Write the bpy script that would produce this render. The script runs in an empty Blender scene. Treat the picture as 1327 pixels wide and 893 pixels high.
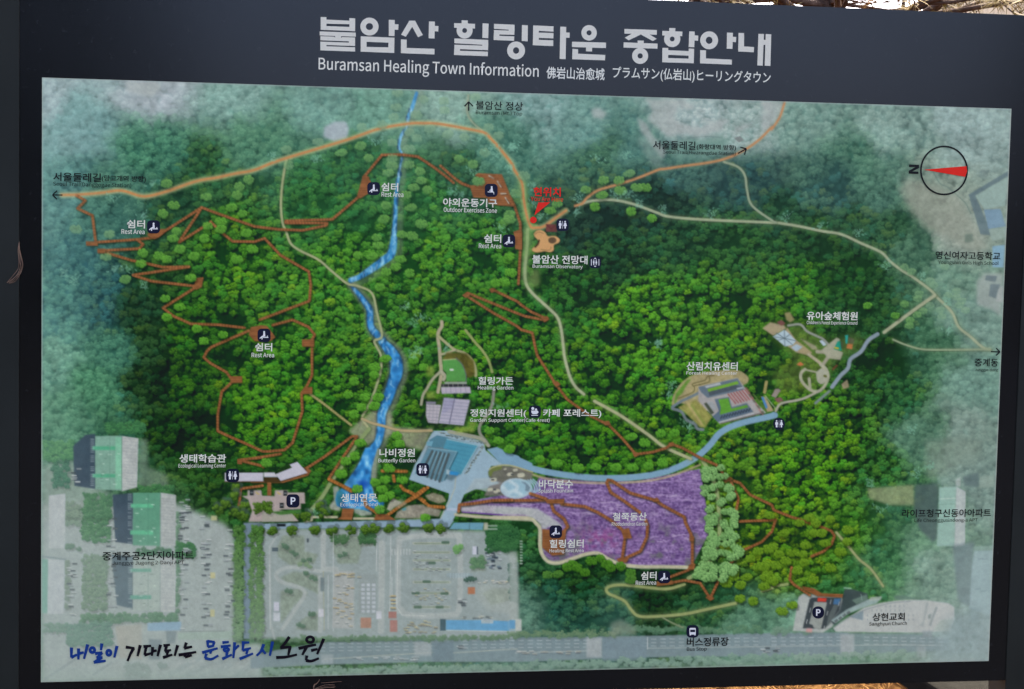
import bpy, bmesh, math, random
import numpy as np
from mathutils import Matrix, Vector, Quaternion

# ------------------------------------------------------------------ camera, world, sun, exposure
scene = bpy.context.scene
C = scene.collection
random.seed(7)
rng = np.random.default_rng(11)

PW, PH = 1327.0, 893.0                       # size of the photograph in pixels
FPX, CX, CY = 2349.54, 663.5, 446.5          # focal length in pixels and picture centre
RM = np.array([[0.98563744, -0.16754954, 0.02111839],      # rows: camera right, down, forward in world axes
               [0.00835323, -0.07652939, -0.99703233],
               [0.16866848, 0.98288881, -0.07403065]])
CAM = np.array([-0.8288, -4.37505, 1.60])    # eye height 1.6 m, board face in the plane y = 0

cam_data = bpy.data.cameras.new('camera')
cam = bpy.data.objects.new('camera', cam_data); C.objects.link(cam)
cam_data.sensor_width = 36.0
cam_data.lens = FPX / PW * 36.0
cam_data.clip_start, cam_data.clip_end = 0.05, 500.0
m = Matrix(((RM[0][0], -RM[1][0], -RM[2][0], CAM[0]),
            (RM[0][1], -RM[1][1], -RM[2][1], CAM[1]),
            (RM[0][2], -RM[1][2], -RM[2][2], CAM[2]), (0, 0, 0, 1)))
cam.matrix_world = m
scene.camera = cam

SUN_EL, SUN_AZ = math.radians(52), math.radians(32)     # sun stands behind the board, to its right (azimuth from +Y towards +X)
world = bpy.data.worlds.new('World'); scene.world = world; world.use_nodes = True
nt = world.node_tree; bg = nt.nodes['Background']
sky = nt.nodes.new('ShaderNodeTexSky'); sky.sky_type = 'NISHITA'; sky.sun_disc = False
sky.sun_elevation = SUN_EL; sky.sun_rotation = SUN_AZ
sky.air_density, sky.dust_density, sky.ozone_density = 0.3, 4.0, 0.0
nt.links.new(sky.outputs['Color'], bg.inputs['Color']); bg.inputs['Strength'].default_value = 0.15
sd = bpy.data.lights.new('sun', 'SUN'); sd.energy = 2.0; sd.angle = math.radians(0.5); sd.color = (1.0, 0.95, 0.88)
sun = bpy.data.objects.new('sun', sd); C.objects.link(sun)
sdir = Vector((math.sin(SUN_AZ) * math.cos(SUN_EL), math.cos(SUN_AZ) * math.cos(SUN_EL), math.sin(SUN_EL)))
sun.rotation_euler = sdir.to_track_quat('Z', 'Y').to_euler(); sun.location = (4, 8, 9)
vs = scene.view_settings
vs.view_transform, vs.look, vs.gamma, vs.use_curve_mapping = 'Standard', 'None', 1.0, False
vs.exposure = 3.25
scene.cycles.filter_width = 1.5

# light that falls on the board face (per channel): print colours are albedo = photographed colour / KW
KW = np.array([0.635, 0.735, 1.05])
VEIL = np.array([0.007, 0.007, 0.009])

# ------------------------------------------------------------------ helpers
def lin(c):
    c = np.asarray(c, float)
    return np.where(c <= 0.04045, c / 12.92, ((c + 0.055) / 1.055) ** 2.4)
def ink(c255):
    """photographed colour (0-255) -> surface colour of the print"""
    a = np.clip((lin(np.asarray(c255, float) / 255.0) - VEIL) / KW, 0.004, None)
    return a * np.minimum(1.0, 0.86 / a.max(-1, keepdims=True))       # no paint is whiter than this
def ray(x, y):
    x = np.asarray(x, float); y = np.asarray(y, float)
    d = np.stack([(x - CX) / FPX, (y - CY) / FPX, np.ones_like(x)], -1)
    return d @ RM
def on_face(x, y, off=0.0):
    """pixel -> point on the board face"""
    d = ray(x, y); t = -CAM[1] / d[..., 1]
    p = CAM + d * t[..., None]
    p[..., 1] = -off
    return p
def at_y(x, y, Y):
    d = ray(x, y); return CAM + d * ((Y - CAM[1]) / d[1])
def to_px(p):
    q = (np.asarray(p) - CAM) @ RM.T
    return CX + FPX * q[..., 0] / q[..., 2], CY + FPX * q[..., 1] / q[..., 2]

def link(name, mesh, material=None, parent=None):
    o = bpy.data.objects.new(name, mesh); C.objects.link(o)
    if material is not None and not mesh.materials: mesh.materials.append(material)
    if parent is not None: o.parent = parent
    return o
def tag(o, label=None, cat=None, group=None, kind=None):
    if label: o['label'] = label
    if cat: o['category'] = cat
    if group: o['group'] = group
    if kind: o['kind'] = kind
    return o
def mesh_np(name, verts, faces_flat, nper, cols=None):
    """fast mesh from arrays; all faces with nper corners"""
    me = bpy.data.meshes.new(name)
    nv = len(verts); nf = len(faces_flat) // nper
    me.vertices.add(nv); me.vertices.foreach_set('co', np.asarray(verts, np.float32).ravel())
    me.loops.add(nf * nper); me.loops.foreach_set('vertex_index', np.asarray(faces_flat, np.int32).ravel())
    me.polygons.add(nf); me.polygons.foreach_set('loop_start', np.arange(0, nf * nper, nper, dtype=np.int32))
    me.polygons.foreach_set('loop_total', np.full(nf, nper, np.int32))
    if cols is not None:
        a = me.color_attributes.new('Col', 'FLOAT_COLOR', 'POINT')
        c4 = np.ones((nv, 4), np.float32); c4[:, :3] = cols
        a.data.foreach_set('color', c4.ravel())
    me.update(); me.validate()
    return me
def box_bm(bm, x0, x1, y0, y1, z0, z1, bev=0.0):
    vs_ = [bm.verts.new((x, y, z)) for x in (x0, x1) for y in (y0, y1) for z in (z0, z1)]
    fs = [(0, 1, 3, 2), (4, 6, 7, 5), (0, 4, 5, 1), (2, 3, 7, 6), (0, 2, 6, 4), (1, 5, 7, 3)]
    faces = [bm.faces.new([vs_[i] for i in f]) for f in fs]
    if bev:
        ed = list({e for f in faces for e in f.edges})
        bmesh.ops.bevel(bm, geom=ed, offset=bev, segments=2, affect='EDGES', profile=0.5)
def bm_obj(name, bm, mat, parent=None, smooth=False):
    bmesh.ops.recalc_face_normals(bm, faces=bm.faces)
    me = bpy.data.meshes.new(name); bm.to_mesh(me); bm.free()
    if smooth:
        for p in me.polygons: p.use_smooth = True
    return link(name, me, mat, parent)
def tube_bm(bm, pts, radii, n=6, flat=1.0):
    rings = []
    for i, p in enumerate(pts):
        p = Vector(p)
        a = Vector(pts[max(i - 1, 0)]); b = Vector(pts[min(i + 1, len(pts) - 1)])
        t = (b - a).normalized()
        s = t.orthogonal().normalized(); u = t.cross(s)
        rings.append([bm.verts.new(p + (s * math.cos(k * 2 * math.pi / n) + u * math.sin(k * 2 * math.pi / n) * flat) * radii[i]) for k in range(n)])
    for i in range(len(rings) - 1):
        for k in range(n):
            bm.faces.new((rings[i][k], rings[i][(k + 1) % n], rings[i + 1][(k + 1) % n], rings[i + 1][k]))
    bm.faces.new(rings[0][::-1]); bm.faces.new(rings[-1])

# ------------------------------------------------------------------ materials
def new_mat(name):
    mt = bpy.data.materials.new(name); mt.use_nodes = True
    return mt, mt.node_tree, mt.node_tree.nodes['Principled BSDF']
def noise_mat(name, c1, c2, scale=8.0, rough=0.6, detail=6.0, bump=0.0, spec=0.5, rough2=None, bscale=None):
    mt, t, b = new_mat(name)
    tc = t.nodes.new('ShaderNodeTexCoord'); n = t.nodes.new('ShaderNodeTexNoise')
    n.inputs['Scale'].default_value = scale; n.inputs['Detail'].default_value = detail
    t.links.new(tc.outputs['Object'], n.inputs['Vector'])
    r = t.nodes.new('ShaderNodeValToRGB'); r.color_ramp.elements[0].position = 0.32; r.color_ramp.elements[1].position = 0.68
    r.color_ramp.elements[0].color = (*c1, 1); r.color_ramp.elements[1].color = (*c2, 1)
    t.links.new(n.outputs['Fac'], r.inputs['Fac']); t.links.new(r.outputs['Color'], b.inputs['Base Color'])
    b.inputs['Roughness'].default_value = rough; b.inputs['Specular IOR Level'].default_value = spec
    if rough2 is not None:
        mp = t.nodes.new('ShaderNodeMapRange'); mp.inputs['To Min'].default_value = rough; mp.inputs['To Max'].default_value = rough2
        t.links.new(n.outputs['Fac'], mp.inputs['Value']); t.links.new(mp.outputs['Result'], b.inputs['Roughness'])
    if bump:
        n2 = t.nodes.new('ShaderNodeTexNoise'); n2.inputs['Scale'].default_value = bscale or scale * 3; n2.inputs['Detail'].default_value = 8
        t.links.new(tc.outputs['Object'], n2.inputs['Vector'])
        bp = t.nodes.new('ShaderNodeBump'); bp.inputs['Strength'].default_value = bump; bp.inputs['Distance'].default_value = 0.01
        t.links.new(n2.outputs['Fac'], bp.inputs['Height']); t.links.new(bp.outputs['Normal'], b.inputs['Normal'])
    return mt
def print_mat(name, rough, spec):
    """printed sheet: ink colour per point, faint print grain, satin laminate"""
    mt, t, b = new_mat(name)
    a = t.nodes.new('ShaderNodeAttribute'); a.attribute_name = 'Col'
    tc = t.nodes.new('ShaderNodeTexCoord'); n = t.nodes.new('ShaderNodeTexNoise')
    n.inputs['Scale'].default_value = 420.0; n.inputs['Detail'].default_value = 3
    t.links.new(tc.outputs['Object'], n.inputs['Vector'])
    mp = t.nodes.new('ShaderNodeMapRange'); mp.inputs['To Min'].default_value = 0.90; mp.inputs['To Max'].default_value = 1.10
    t.links.new(n.outputs['Fac'], mp.inputs['Value'])
    mx = t.nodes.new('ShaderNodeVectorMath'); mx.operation = 'SCALE'
    t.links.new(a.outputs['Color'], mx.inputs[0]); t.links.new(mp.outputs['Result'], mx.inputs['Scale'])
    t.links.new(mx.outputs['Vector'], b.inputs['Base Color'])
    n3 = t.nodes.new('ShaderNodeTexNoise'); n3.inputs['Scale'].default_value = 2.2; n3.inputs['Detail'].default_value = 5
    t.links.new(tc.outputs['Object'], n3.inputs['Vector'])
    m3 = t.nodes.new('ShaderNodeMapRange'); m3.inputs['To Min'].default_value = rough * 0.8; m3.inputs['To Max'].default_value = rough * 1.25
    t.links.new(n3.outputs['Fac'], m3.inputs['Value']); t.links.new(m3.outputs['Result'], b.inputs['Roughness'])
    b.inputs['Specular IOR Level'].default_value = spec
    return mt
M = {}
M['print'] = print_mat('printed_sheet', 0.34, 0.15)
M['letter'] = print_mat('vinyl_lettering', 0.35, 0.15)
M['board'] = noise_mat('black_board', (0.003, 0.003, 0.0033), (0.005, 0.005, 0.0055), 3.0, 0.15, spec=0.33, rough2=0.24)
M['frame'] = M['board']
def dusty(mt, scale, lo, hi, amt):
    """specks of dust and dried drops lying on a dark sheet"""
    t = mt.node_tree; b = t.nodes['Principled BSDF']; src = b.inputs['Base Color'].links[0].from_socket
    tc = t.nodes.new('ShaderNodeTexCoord'); n = t.nodes.new('ShaderNodeTexNoise'); n.inputs['Scale'].default_value = scale; n.inputs['Detail'].default_value = 6; n.inputs['Roughness'].default_value = .7
    t.links.new(tc.outputs['Object'], n.inputs['Vector'])
    mp = t.nodes.new('ShaderNodeMapRange'); mp.inputs['From Min'].default_value = lo; mp.inputs['From Max'].default_value = hi; mp.inputs['To Max'].default_value = amt
    t.links.new(n.outputs['Fac'], mp.inputs['Value'])
    mx = t.nodes.new('ShaderNodeMix'); mx.data_type = 'RGBA'; t.links.new(mp.outputs['Result'], mx.inputs['Factor']); t.links.new(src, mx.inputs['A']); mx.inputs['B'].default_value = (.30, .28, .25, 1)
    t.links.new(mx.outputs['Result'], b.inputs['Base Color'])
dusty(M['board'], 55.0, .60, .85, .10)
M['post'] = noise_mat('painted_steel', (0.015, 0.016, 0.012), (0.021, 0.022, 0.017), 5.0, 0.42, spec=0.15, rough2=0.55, bump=0.03, bscale=300)

# ------------------------------------------------------------------ the printed map, painted as colours in an array
HC, WC = 893, 1327
def blur(a, s):
    """gaussian blur by FFT, edges mirrored"""
    p = int(3 * s) + 2
    b = np.pad(a, [(p, p), (p, p)] + [(0, 0)] * (a.ndim - 2), mode='reflect')
    fy = np.fft.fftfreq(b.shape[0])[:, None]; fx = np.fft.rfftfreq(b.shape[1])[None]
    g = np.exp(-2 * (math.pi * s) ** 2 * (fx ** 2 + fy ** 2))
    def one(ch): return np.fft.irfft2(np.fft.rfft2(ch) * g, s=ch.shape)
    r = one(b) if a.ndim == 2 else np.stack([one(b[..., k]) for k in range(a.shape[2])], -1)
    return r[p:-p, p:-p]
def vnoise(sx, sy=None):
    sy = sy or sx
    gy, gx = int(HC / sy) + 4, int(WC / sx) + 4
    g = rng.uniform(-1, 1, (gy, gx))
    y = np.arange(HC) / sy; x = np.arange(WC) / sx
    yi = y.astype(int); xi = x.astype(int); fy = (y - yi)[:, None]; fx = (x - xi)[None]
    fy = fy * fy * (3 - 2 * fy); fx = fx * fx * (3 - 2 * fx)
    a = g[np.ix_(yi, xi)]; b = g[np.ix_(yi, xi + 1)]; c = g[np.ix_(yi + 1, xi)]; d = g[np.ix_(yi + 1, xi + 1)]
    return (a * (1 - fx) + b * fx) * (1 - fy) + (c * (1 - fx) + d * fx) * fy
N2, N4, N9, N26, N70 = vnoise(2.0), vnoise(4.0), vnoise(9.0), vnoise(26.0), vnoise(70.0)
NT = 0.6 * N2 + 0.5 * N4 + 0.5 * N9
FB = 0.5 * N26 + 0.3 * N9 + 0.2 * N4
YY, XX = np.mgrid[0:HC, 0:WC].astype(float)

CV = np.zeros((HC, WC, 3))               # painted colours, 0-255 as seen in the photograph
LB = np.zeros((HC, WC), np.int16)        # which printed feature a point belongs to (0 = the plain map)
FEAT = ['']                              # feature names by id
FLAB = {}
def feat(name, label=None):
    FEAT.append(name)
    if label: FLAB[len(FEAT) - 1] = label
    return len(FEAT) - 1

S3 = 3.882
ORG = {}
for ci, ox in zip('ABCD', (0, 330, 660, 987)):
    for ri, oy in zip('0123', (0, 220, 440, 663)): ORG[ci + ri] = (ox, oy, S3)
for k, v in {'t1': (400, 10), 't2': (550, 10), 't3': (700, 10), 't4': (850, 10), 'ga': (530, 400), 'gb': (530, 500), 'gc': (530, 590),
             'hc': (860, 460), 'kg': (980, 400), 'ch': (1020, 740), 'cj': (1160, 740), 'el': (230, 580), 'po': (390, 580),
             'np': (1150, 170), 'ap': (120, 680)}.items(): ORG[k] = (*v, 8.27)
ORG['s1'] = (80, 800, 8.294); ORG['s2'] = (230, 800, 6.635); ORG['lv'] = (640, 590, 5.955); ORG['hr'] = (660, 220, 6.379); ORG['ex'] = (560, 200, 6.867)
def q(key, *pts):
    """points read off an enlarged view of the photograph -> photograph pixels"""
    ox, oy, s = ORG[key]
    return [(ox + p[0] / s, oy + p[1] / s) + tuple(p[2:]) for p in pts]
def qr(key, x0, y0, x1, y1): return q(key, (x0, y0), (x1, y0), (x1, y1), (x0, y1))

def clip_box(x0, y0, x1, y1):
    return max(0, int(x0)), max(0, int(y0)), min(WC, int(x1) + 1), min(HC, int(y1) + 1)
def pmask(pts, soft=0.0):
    a = np.array([p[:2] for p in pts], float); pad = 2 + 3 * soft
    x0, y0, x1, y1 = clip_box(a[:, 0].min() - pad, a[:, 1].min() - pad, a[:, 0].max() + pad, a[:, 1].max() + pad)
    if x1 <= x0 or y1 <= y0: return None
    ss = 3
    xs = x0 + (np.arange((x1 - x0) * ss) + 0.5) / ss - 0.5; ys = y0 + (np.arange((y1 - y0) * ss) + 0.5) / ss - 0.5
    ins = np.zeros((len(ys), len(xs)), bool)
    for i in range(len(a)):
        ax, ay = a[i]; bx, by = a[(i + 1) % len(a)]
        if ay == by: continue
        c = (ys >= min(ay, by)) & (ys < max(ay, by))
        if not c.any(): continue
        xi = ax + (ys[c] - ay) * (bx - ax) / (by - ay)
        ins[c] ^= xs[None] < xi[:, None]
    mk = ins.reshape(y1 - y0, ss, x1 - x0, ss).mean((1, 3))
    if soft:
        mk = blur(mk, soft)
    return mk, (x0, y0, x1, y1)
def put(mk, bx, col, alpha=1.0, lab=0, tex=0.0, mode='mix'):
    x0, y0, x1, y1 = bx
    t = CV[y0:y1, x0:x1]
    c = np.asarray(col, float)
    if c.ndim == 3: c = c[y0:y1, x0:x1]
    if tex: c = c * (1 + tex * NT[y0:y1, x0:x1, None])
    w = np.clip(mk * alpha, 0, 1)[..., None]
    t[:] = t * (1 - w) + (c * w if mode == 'mix' else t * c * w)
    if lab:
        LB[y0:y1, x0:x1][mk > 0.5] = lab
def poly(pts, col, alpha=1.0, soft=0.0, lab=0, tex=0.05):
    r = pmask(pts, soft)
    if r: put(r[0], r[1], col, alpha, lab, tex)
def rect(key, x0, y0, x1, y1, col, **k): poly(qr(key, x0, y0, x1, y1), col, **k)
def smask(pts, w):
    """stroke coverage; pts (x, y[, w])"""
    P = [(p[0], p[1], (p[2] if len(p) > 2 else w)) for p in pts]
    a = np.array(P); pad = a[:, 2].max() / 2 + 3
    x0, y0, x1, y1 = clip_box(a[:, 0].min() - pad, a[:, 1].min() - pad, a[:, 0].max() + pad, a[:, 1].max() + pad)
    if x1 <= x0 or y1 <= y0: return None
    mk = np.zeros((y1 - y0, x1 - x0)); arc = np.zeros_like(mk); best = np.full_like(mk, 1e9); s0 = 0.0
    for (ax, ay, aw), (bx, by, bw) in zip(P[:-1], P[1:]):
        pd = max(aw, bw) / 2 + 3
        u0, v0, u1, v1 = clip_box(min(ax, bx) - pd, min(ay, by) - pd, max(ax, bx) + pd, max(ay, by) + pd)
        u0 = max(u0, x0); v0 = max(v0, y0); u1 = min(u1, x1); v1 = min(v1, y1)
        if u1 <= u0 or v1 <= v0: continue
        L = math.hypot(bx - ax, by - ay) + 1e-9
        X = XX[v0:v1, u0:u1]; Y = YY[v0:v1, u0:u1]
        t = np.clip(((X - ax) * (bx - ax) + (Y - ay) * (by - ay)) / L ** 2, 0, 1)
        d = np.hypot(X - ax - t * (bx - ax), Y - ay - t * (by - ay))
        cov = np.clip((aw + (bw - aw) * t) / 2 - d + 0.5, 0, 1)
        sl = np.s_[v0 - y0:v1 - y0, u0 - x0:u1 - x0]
        mk[sl] = np.maximum(mk[sl], cov)
        nb = d < best[sl]
        arc[sl] = np.where(nb, s0 + t * L, arc[sl]); best[sl] = np.where(nb, d, best[sl])
        s0 += L
    return mk, (x0, y0, x1, y1), arc
def smooth(pts, n=6):
    """Catmull-Rom through the points"""
    a = np.array([p[:3] if len(p) > 2 else (p[0], p[1]) for p in pts], float)
    if len(a) < 3: return [tuple(p) for p in a]
    e = np.vstack([2 * a[0] - a[1], a, 2 * a[-1] - a[-2]]); out = []
    for i in range(1, len(e) - 2):
        for k in range(n):
            t = k / n
            out.append(tuple(0.5 * (2 * e[i] + (e[i + 1] - e[i - 1]) * t + (2 * e[i - 1] - 5 * e[i] + 4 * e[i + 1] - e[i + 2]) * t ** 2
                                    + (3 * e[i] - e[i - 1] - 3 * e[i + 1] + e[i + 2]) * t ** 3)))
    return out + [tuple(a[-1])]
def stroke(pts, w, col, alpha=1.0, soft=0.0, lab=0, tex=0.05, sm=True):
    r = smask(smooth(pts) if sm else pts, w)
    if not r: return
    mk = blur(r[0], soft) if soft else r[0]
    put(mk, r[1], col, alpha, lab, tex)
# haze of the print: pulls a colour towards the pale blue-green that veils the edges of the map
def hz(col, a, to=(150, 168, 165)): return tuple(np.asarray(col) * (1 - a) + np.asarray(to) * a)
# ---- forest tones: (x, y, light crown colour, gap colour), interpolated over the sheet
T = [
 (60,105,(150,168,172),(128,150,154)),(200,112,(158,166,174),(142,156,162)),(100,165,(116,150,150),(96,134,134)),(200,195,(84,138,108),(44,90,76)),
 (300,130,(124,156,148),(92,130,122)),(340,185,(88,132,104),(54,98,80)),(420,140,(108,146,134),(80,120,112)),(480,150,(104,146,130),(80,124,108)),
 (590,140,(128,158,146),(102,136,126)),(650,190,(88,130,112),(54,98,86)),(700,130,(126,154,152),(94,132,128)),(760,160,(104,138,130),(72,112,108)),
 (780,205,(72,112,86),(44,80,68)),(825,190,(86,124,112),(58,98,94)),(900,150,(160,172,172),(122,148,148)),(960,180,(150,164,162),(112,140,136)),
 (1050,150,(122,150,140),(88,122,114)),(1150,165,(128,152,144),(98,128,122)),(1250,150,(140,160,158),(118,142,140)),(1100,205,(92,130,108),(56,96,82)),
 (1080,240,(74,110,94),(44,76,72)),(960,235,(60,94,82),(40,70,70)),(880,215,(72,108,96),(46,78,76)),(1140,255,(84,122,104),(54,88,78)),
 (1210,255,(134,148,136),(110,128,118)),(1240,300,(138,148,138),(114,130,122)),(1180,325,(80,116,92),(54,90,74)),(1150,300,(60,100,68),(36,70,50)),
 (1265,420,(112,140,128),(88,120,110)),(1245,370,(108,138,120),(80,114,100)),(1200,450,(78,120,90),(46,86,64)),(1275,500,(108,142,128),(80,114,104)),
 (1190,560,(92,128,104),(62,98,82)),(1245,560,(122,142,132),(98,122,114)),(1270,620,(120,142,134),(96,120,114)),(1185,700,(104,142,112),(76,114,94)),
 (1140,720,(74,128,80),(42,88,56)),(1220,735,(120,146,132),(96,126,114)),(1255,835,(140,158,158),(128,148,148)),(1170,650,(72,118,76),(42,84,60)),
 (70,260,(92,138,130),(62,104,104)),(100,330,(74,122,114),(44,86,92)),(75,400,(88,140,124),(54,98,98)),(135,385,(66,110,98),(34,70,76)),
 (70,470,(106,150,130),(68,112,98)),(130,500,(84,138,104),(46,96,72)),(150,450,(78,130,104),(44,88,76)),(150,565,(70,118,84),(42,82,64)),(80,560,(92,138,110),(58,104,84)),
 (70,640,(110,148,126),(80,118,104)),(150,250,(82,126,106),(48,88,80)),(130,290,(76,122,106),(46,86,80)),
 (200,490,(42,72,40),(18,36,22)),(185,430,(50,86,48),(24,48,30)),(230,565,(46,88,36),(18,38,18)),(260,625,(54,100,42),(22,48,22)),(220,640,(66,110,62),(34,68,40)),
 (175,395,(48,82,52),(26,52,38)),(200,360,(54,100,48),(26,56,34)),(230,270,(52,92,56),(32,64,46)),(270,230,(60,108,62),(36,72,48)),(240,420,(60,120,38),(22,52,20)),(240,500,(60,118,36),(18,44,16)),
 (380,505,(84,160,44),(20,60,18)),(320,545,(78,150,40),(20,54,18)),(440,350,(82,156,50),(24,68,24)),(300,335,(82,156,44),(24,60,24)),(290,300,(72,138,44),(26,60,28)),
 (420,260,(64,126,60),(32,76,42)),(450,215,(62,118,66),(38,80,54)),(560,265,(74,140,66),(34,80,46)),(600,220,(60,104,70),(40,76,56)),(620,345,(74,146,50),(20,60,24)),(560,345,(86,160,50),(26,70,26)),
 (640,460,(74,148,44),(16,48,18)),(720,520,(76,150,40),(18,50,16)),(760,570,(70,140,38),(18,48,16)),(520,520,(70,136,42),(22,54,20)),(560,420,(76,146,50),(22,58,24)),
 (770,285,(44,74,56),(28,50,42)),(850,265,(44,76,56),(28,50,42)),(800,330,(48,90,52),(22,46,32)),(700,400,(60,126,46),(22,56,24)),(740,370,(56,112,46),(22,50,28)),
 (820,400,(88,166,44),(18,50,20)),(900,380,(86,160,48),(22,56,22)),(880,320,(54,100,56),(28,58,40)),(960,320,(60,110,54),(28,60,36)),(960,420,(84,154,40),(22,54,20)),(860,475,(86,164,44),(20,54,20)),
 (1010,285,(50,92,60),(30,60,44)),(1060,320,(50,94,50),(28,58,36)),(1110,290,(54,94,60),(36,66,48)),(1130,400,(48,94,50),(26,56,34)),(1100,350,(48,98,44),(26,56,32)),(1030,375,(76,148,44),(24,60,26)),(1000,425,(72,128,40),(28,60,24)),
 (1090,560,(86,158,40),(18,46,16)),(1050,610,(96,174,40),(20,50,16)),(1020,540,(84,148,40),(22,54,20)),(1130,480,(50,100,46),(20,46,22)),(1170,510,(58,112,60),(30,66,42)),(1145,600,(66,126,54),(28,60,32)),
 (1000,700,(104,162,40),(34,64,16)),(1060,720,(104,158,44),(36,70,20)),(1100,690,(86,152,46),(34,76,28)),(1100,755,(68,124,68),(40,86,46)),(960,650,(94,156,46),(30,62,22)),
 (720,790,(50,100,76),(26,62,52)),(760,750,(40,84,46),(18,42,22)),(850,785,(32,66,36),(16,36,20)),(700,745,(58,108,64),(28,62,40)),(800,800,(68,112,88),(40,78,66)),(920,800,(58,104,60),(30,66,42)),
 (965,822,(94,134,110),(66,104,86)),(1030,830,(108,148,126),(84,122,104)),(690,700,(62,116,62),(28,64,34)),(690,800,(90,126,108),(58,94,82)),
 (480,690,(60,104,56),(30,58,32)),(350,640,(56,110,44),(26,60,26)),(480,600,(64,130,44),(22,54,20)),(560,660,(56,110,40),(22,50,18)),
]
tx = np.array([t[0] for t in T], float); ty = np.array([t[1] for t in T], float)
tl = np.array([t[2] for t in T], float); td = np.array([t[3] for t in T], float)
gy_, gx_ = np.mgrid[0:HC:6, 0:WC:6].astype(float)
wob = 14
gxw = gx_ + wob * N26[0:HC:6, 0:WC:6]; gyw = gy_ + wob * np.roll(N26, 200, 1)[0:HC:6, 0:WC:6]
wgt = 1.0 / (((gxw[..., None] - tx) ** 2 + (gyw[..., None] - ty) ** 2) + 120.0) ** 2.4
wgt /= wgt.sum(-1, keepdims=True)
def up(a):
    y = np.arange(HC) / 6.0; x = np.arange(WC) / 6.0
    yi = np.minimum(y.astype(int), a.shape[0] - 2); xi = np.minimum(x.astype(int), a.shape[1] - 2); fy = (y - yi)[:, None, None]; fx = (x - xi)[None, :, None]
    return (a[np.ix_(yi, xi)] * (1 - fx) + a[np.ix_(yi, xi + 1)] * fx) * (1 - fy) + (a[np.ix_(yi + 1, xi)] * (1 - fx) + a[np.ix_(yi + 1, xi + 1)] * fx) * fy
tl = tl * np.where((tl - td)[:, 1:2] > 70, np.array((1.02, 0.95, 0.98)), 1.0)      
mg = np.clip((td.mean(1, keepdims=True) - 45) / 40, 0, 1); tl = tl * (1 + .12 * mg); td = td * (1 + .02 * mg)
LT = up(wgt @ tl); DK = up(wgt @ td)
CV[:] = DK * (1 + 0.16 * (0.5 * N4 + 0.5 * N9)[..., None])

# ---- tree stamps
def crown(r, n, spread, lr, squash=1.0, seed=0):
    g = np.random.default_rng(seed); s = int(r * 1.5) + 2
    yy, xx = np.mgrid[-s:s + 1, -s:s + 1].astype(float)
    ang = g.uniform(0, 2 * math.pi, n); rad = np.sqrt(g.uniform(0, 1, n)) * spread * r
    hgt = np.full(xx.shape, -9.0); lum = np.zeros(xx.shape); cov = np.zeros(xx.shape)
    for k in range(n):
        cx_ = math.cos(ang[k]) * rad[k]; cy_ = math.sin(ang[k]) * rad[k] * squash; l = lr * r * g.uniform(0.75, 1.2)
        dx = (xx - cx_) / l; dy = (yy - cy_) / (l * (0.5 + 0.5 * squash)); d = np.hypot(dx, dy)
        h = np.sqrt(np.clip(1 - d ** 2, 0, 1)) * l + (r - rad[k]) * 0.45 - cy_ * 0.35
        c = np.clip((1 - d) * l + 0.5, 0, 1)
        sh = np.clip(0.74 - 0.22 * dx - 0.46 * dy - 0.26 * cy_ / r + 0.14 * g.uniform(-1, 1), 0.05, 1.3) * (0.50 + 0.50 * np.clip((1 - d) * 2.6, 0, 1))
        up_ = (h > hgt) & (c > 0.15)
        lum = np.where(up_, sh, lum); hgt = np.where(up_, h, hgt); cov = np.maximum(cov, c)
    lum = lum * (1 + 0.24 * g.uniform(-1, 1, lum.shape))
    return cov, np.clip(lum, 0, 1.3), s
NAT = {r: [crown(r, 12, 0.74, 0.36, 0.85, 100 * int(r * 10) + k) for k in range(16)] for r in (4.0, 5.0, 6.0, 7.0, 8.0, 9.0)}
def illus(rx, ry, seed):
    """drawn tree: scalloped bright fan of leaf clumps with dark strokes between"""
    g = np.random.default_rng(seed); s = int(rx * 1.3) + 2
    yy, xx = np.mgrid[-s:s + 1, -s:s + 1].astype(float)
    cov = np.zeros(xx.shape); lum = np.zeros(xx.shape)
    lobes = [(rx * 0.68 * math.cos(a + g.uniform(-.25, .25)), ry * 0.66 * math.sin(a + g.uniform(-.25, .25)), g.uniform(.24, .34)) for a in np.arange(0, 6.28, 6.28 / 11)]
    lobes += [(rx * 0.34 * math.cos(a + g.uniform(-.3, .3)), ry * 0.34 * math.sin(a), g.uniform(.24, .32)) for a in np.arange(0, 6.28, 6.28 / 6)] + [(0, -ry * .1, .3)]
    for (a, b, l) in sorted(lobes, key=lambda p: p[1] + g.uniform(-1, 1)):
        d = np.hypot((xx - a) / (l * rx), (yy - b) / (l * ry * 1.15)); c = np.clip((1 - d) * l * rx + 0.5, 0, 1)
        sh = np.clip(0.86 - 0.30 * (yy - b) / (l * ry) - 0.16 * (yy / ry) + 0.12 * g.uniform(-1, 1), 0.15, 1.25) * (0.62 + 0.38 * np.clip((1 - d) * 3, 0, 1))
        lum = lum * (1 - c) + sh * c; cov = np.maximum(cov, c)
    for _ in range(9):
        a = rx * g.uniform(-.6, .6); b = ry * g.uniform(-.45, .65)
        c = np.clip(1.1 - np.hypot((xx - a) / 0.8, (yy - b) / 1.5), 0, 1); lum *= 1 - 0.5 * c
    return cov, lum, s
ILL = [illus(7.2 + 1.6 * (k % 4) / 3, 5.4 + 1.2 * (k % 3) / 2, k) for k in range(18)]; ILS = [illus(6.4, 4.8, 50 + k) for k in range(8)]
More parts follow.
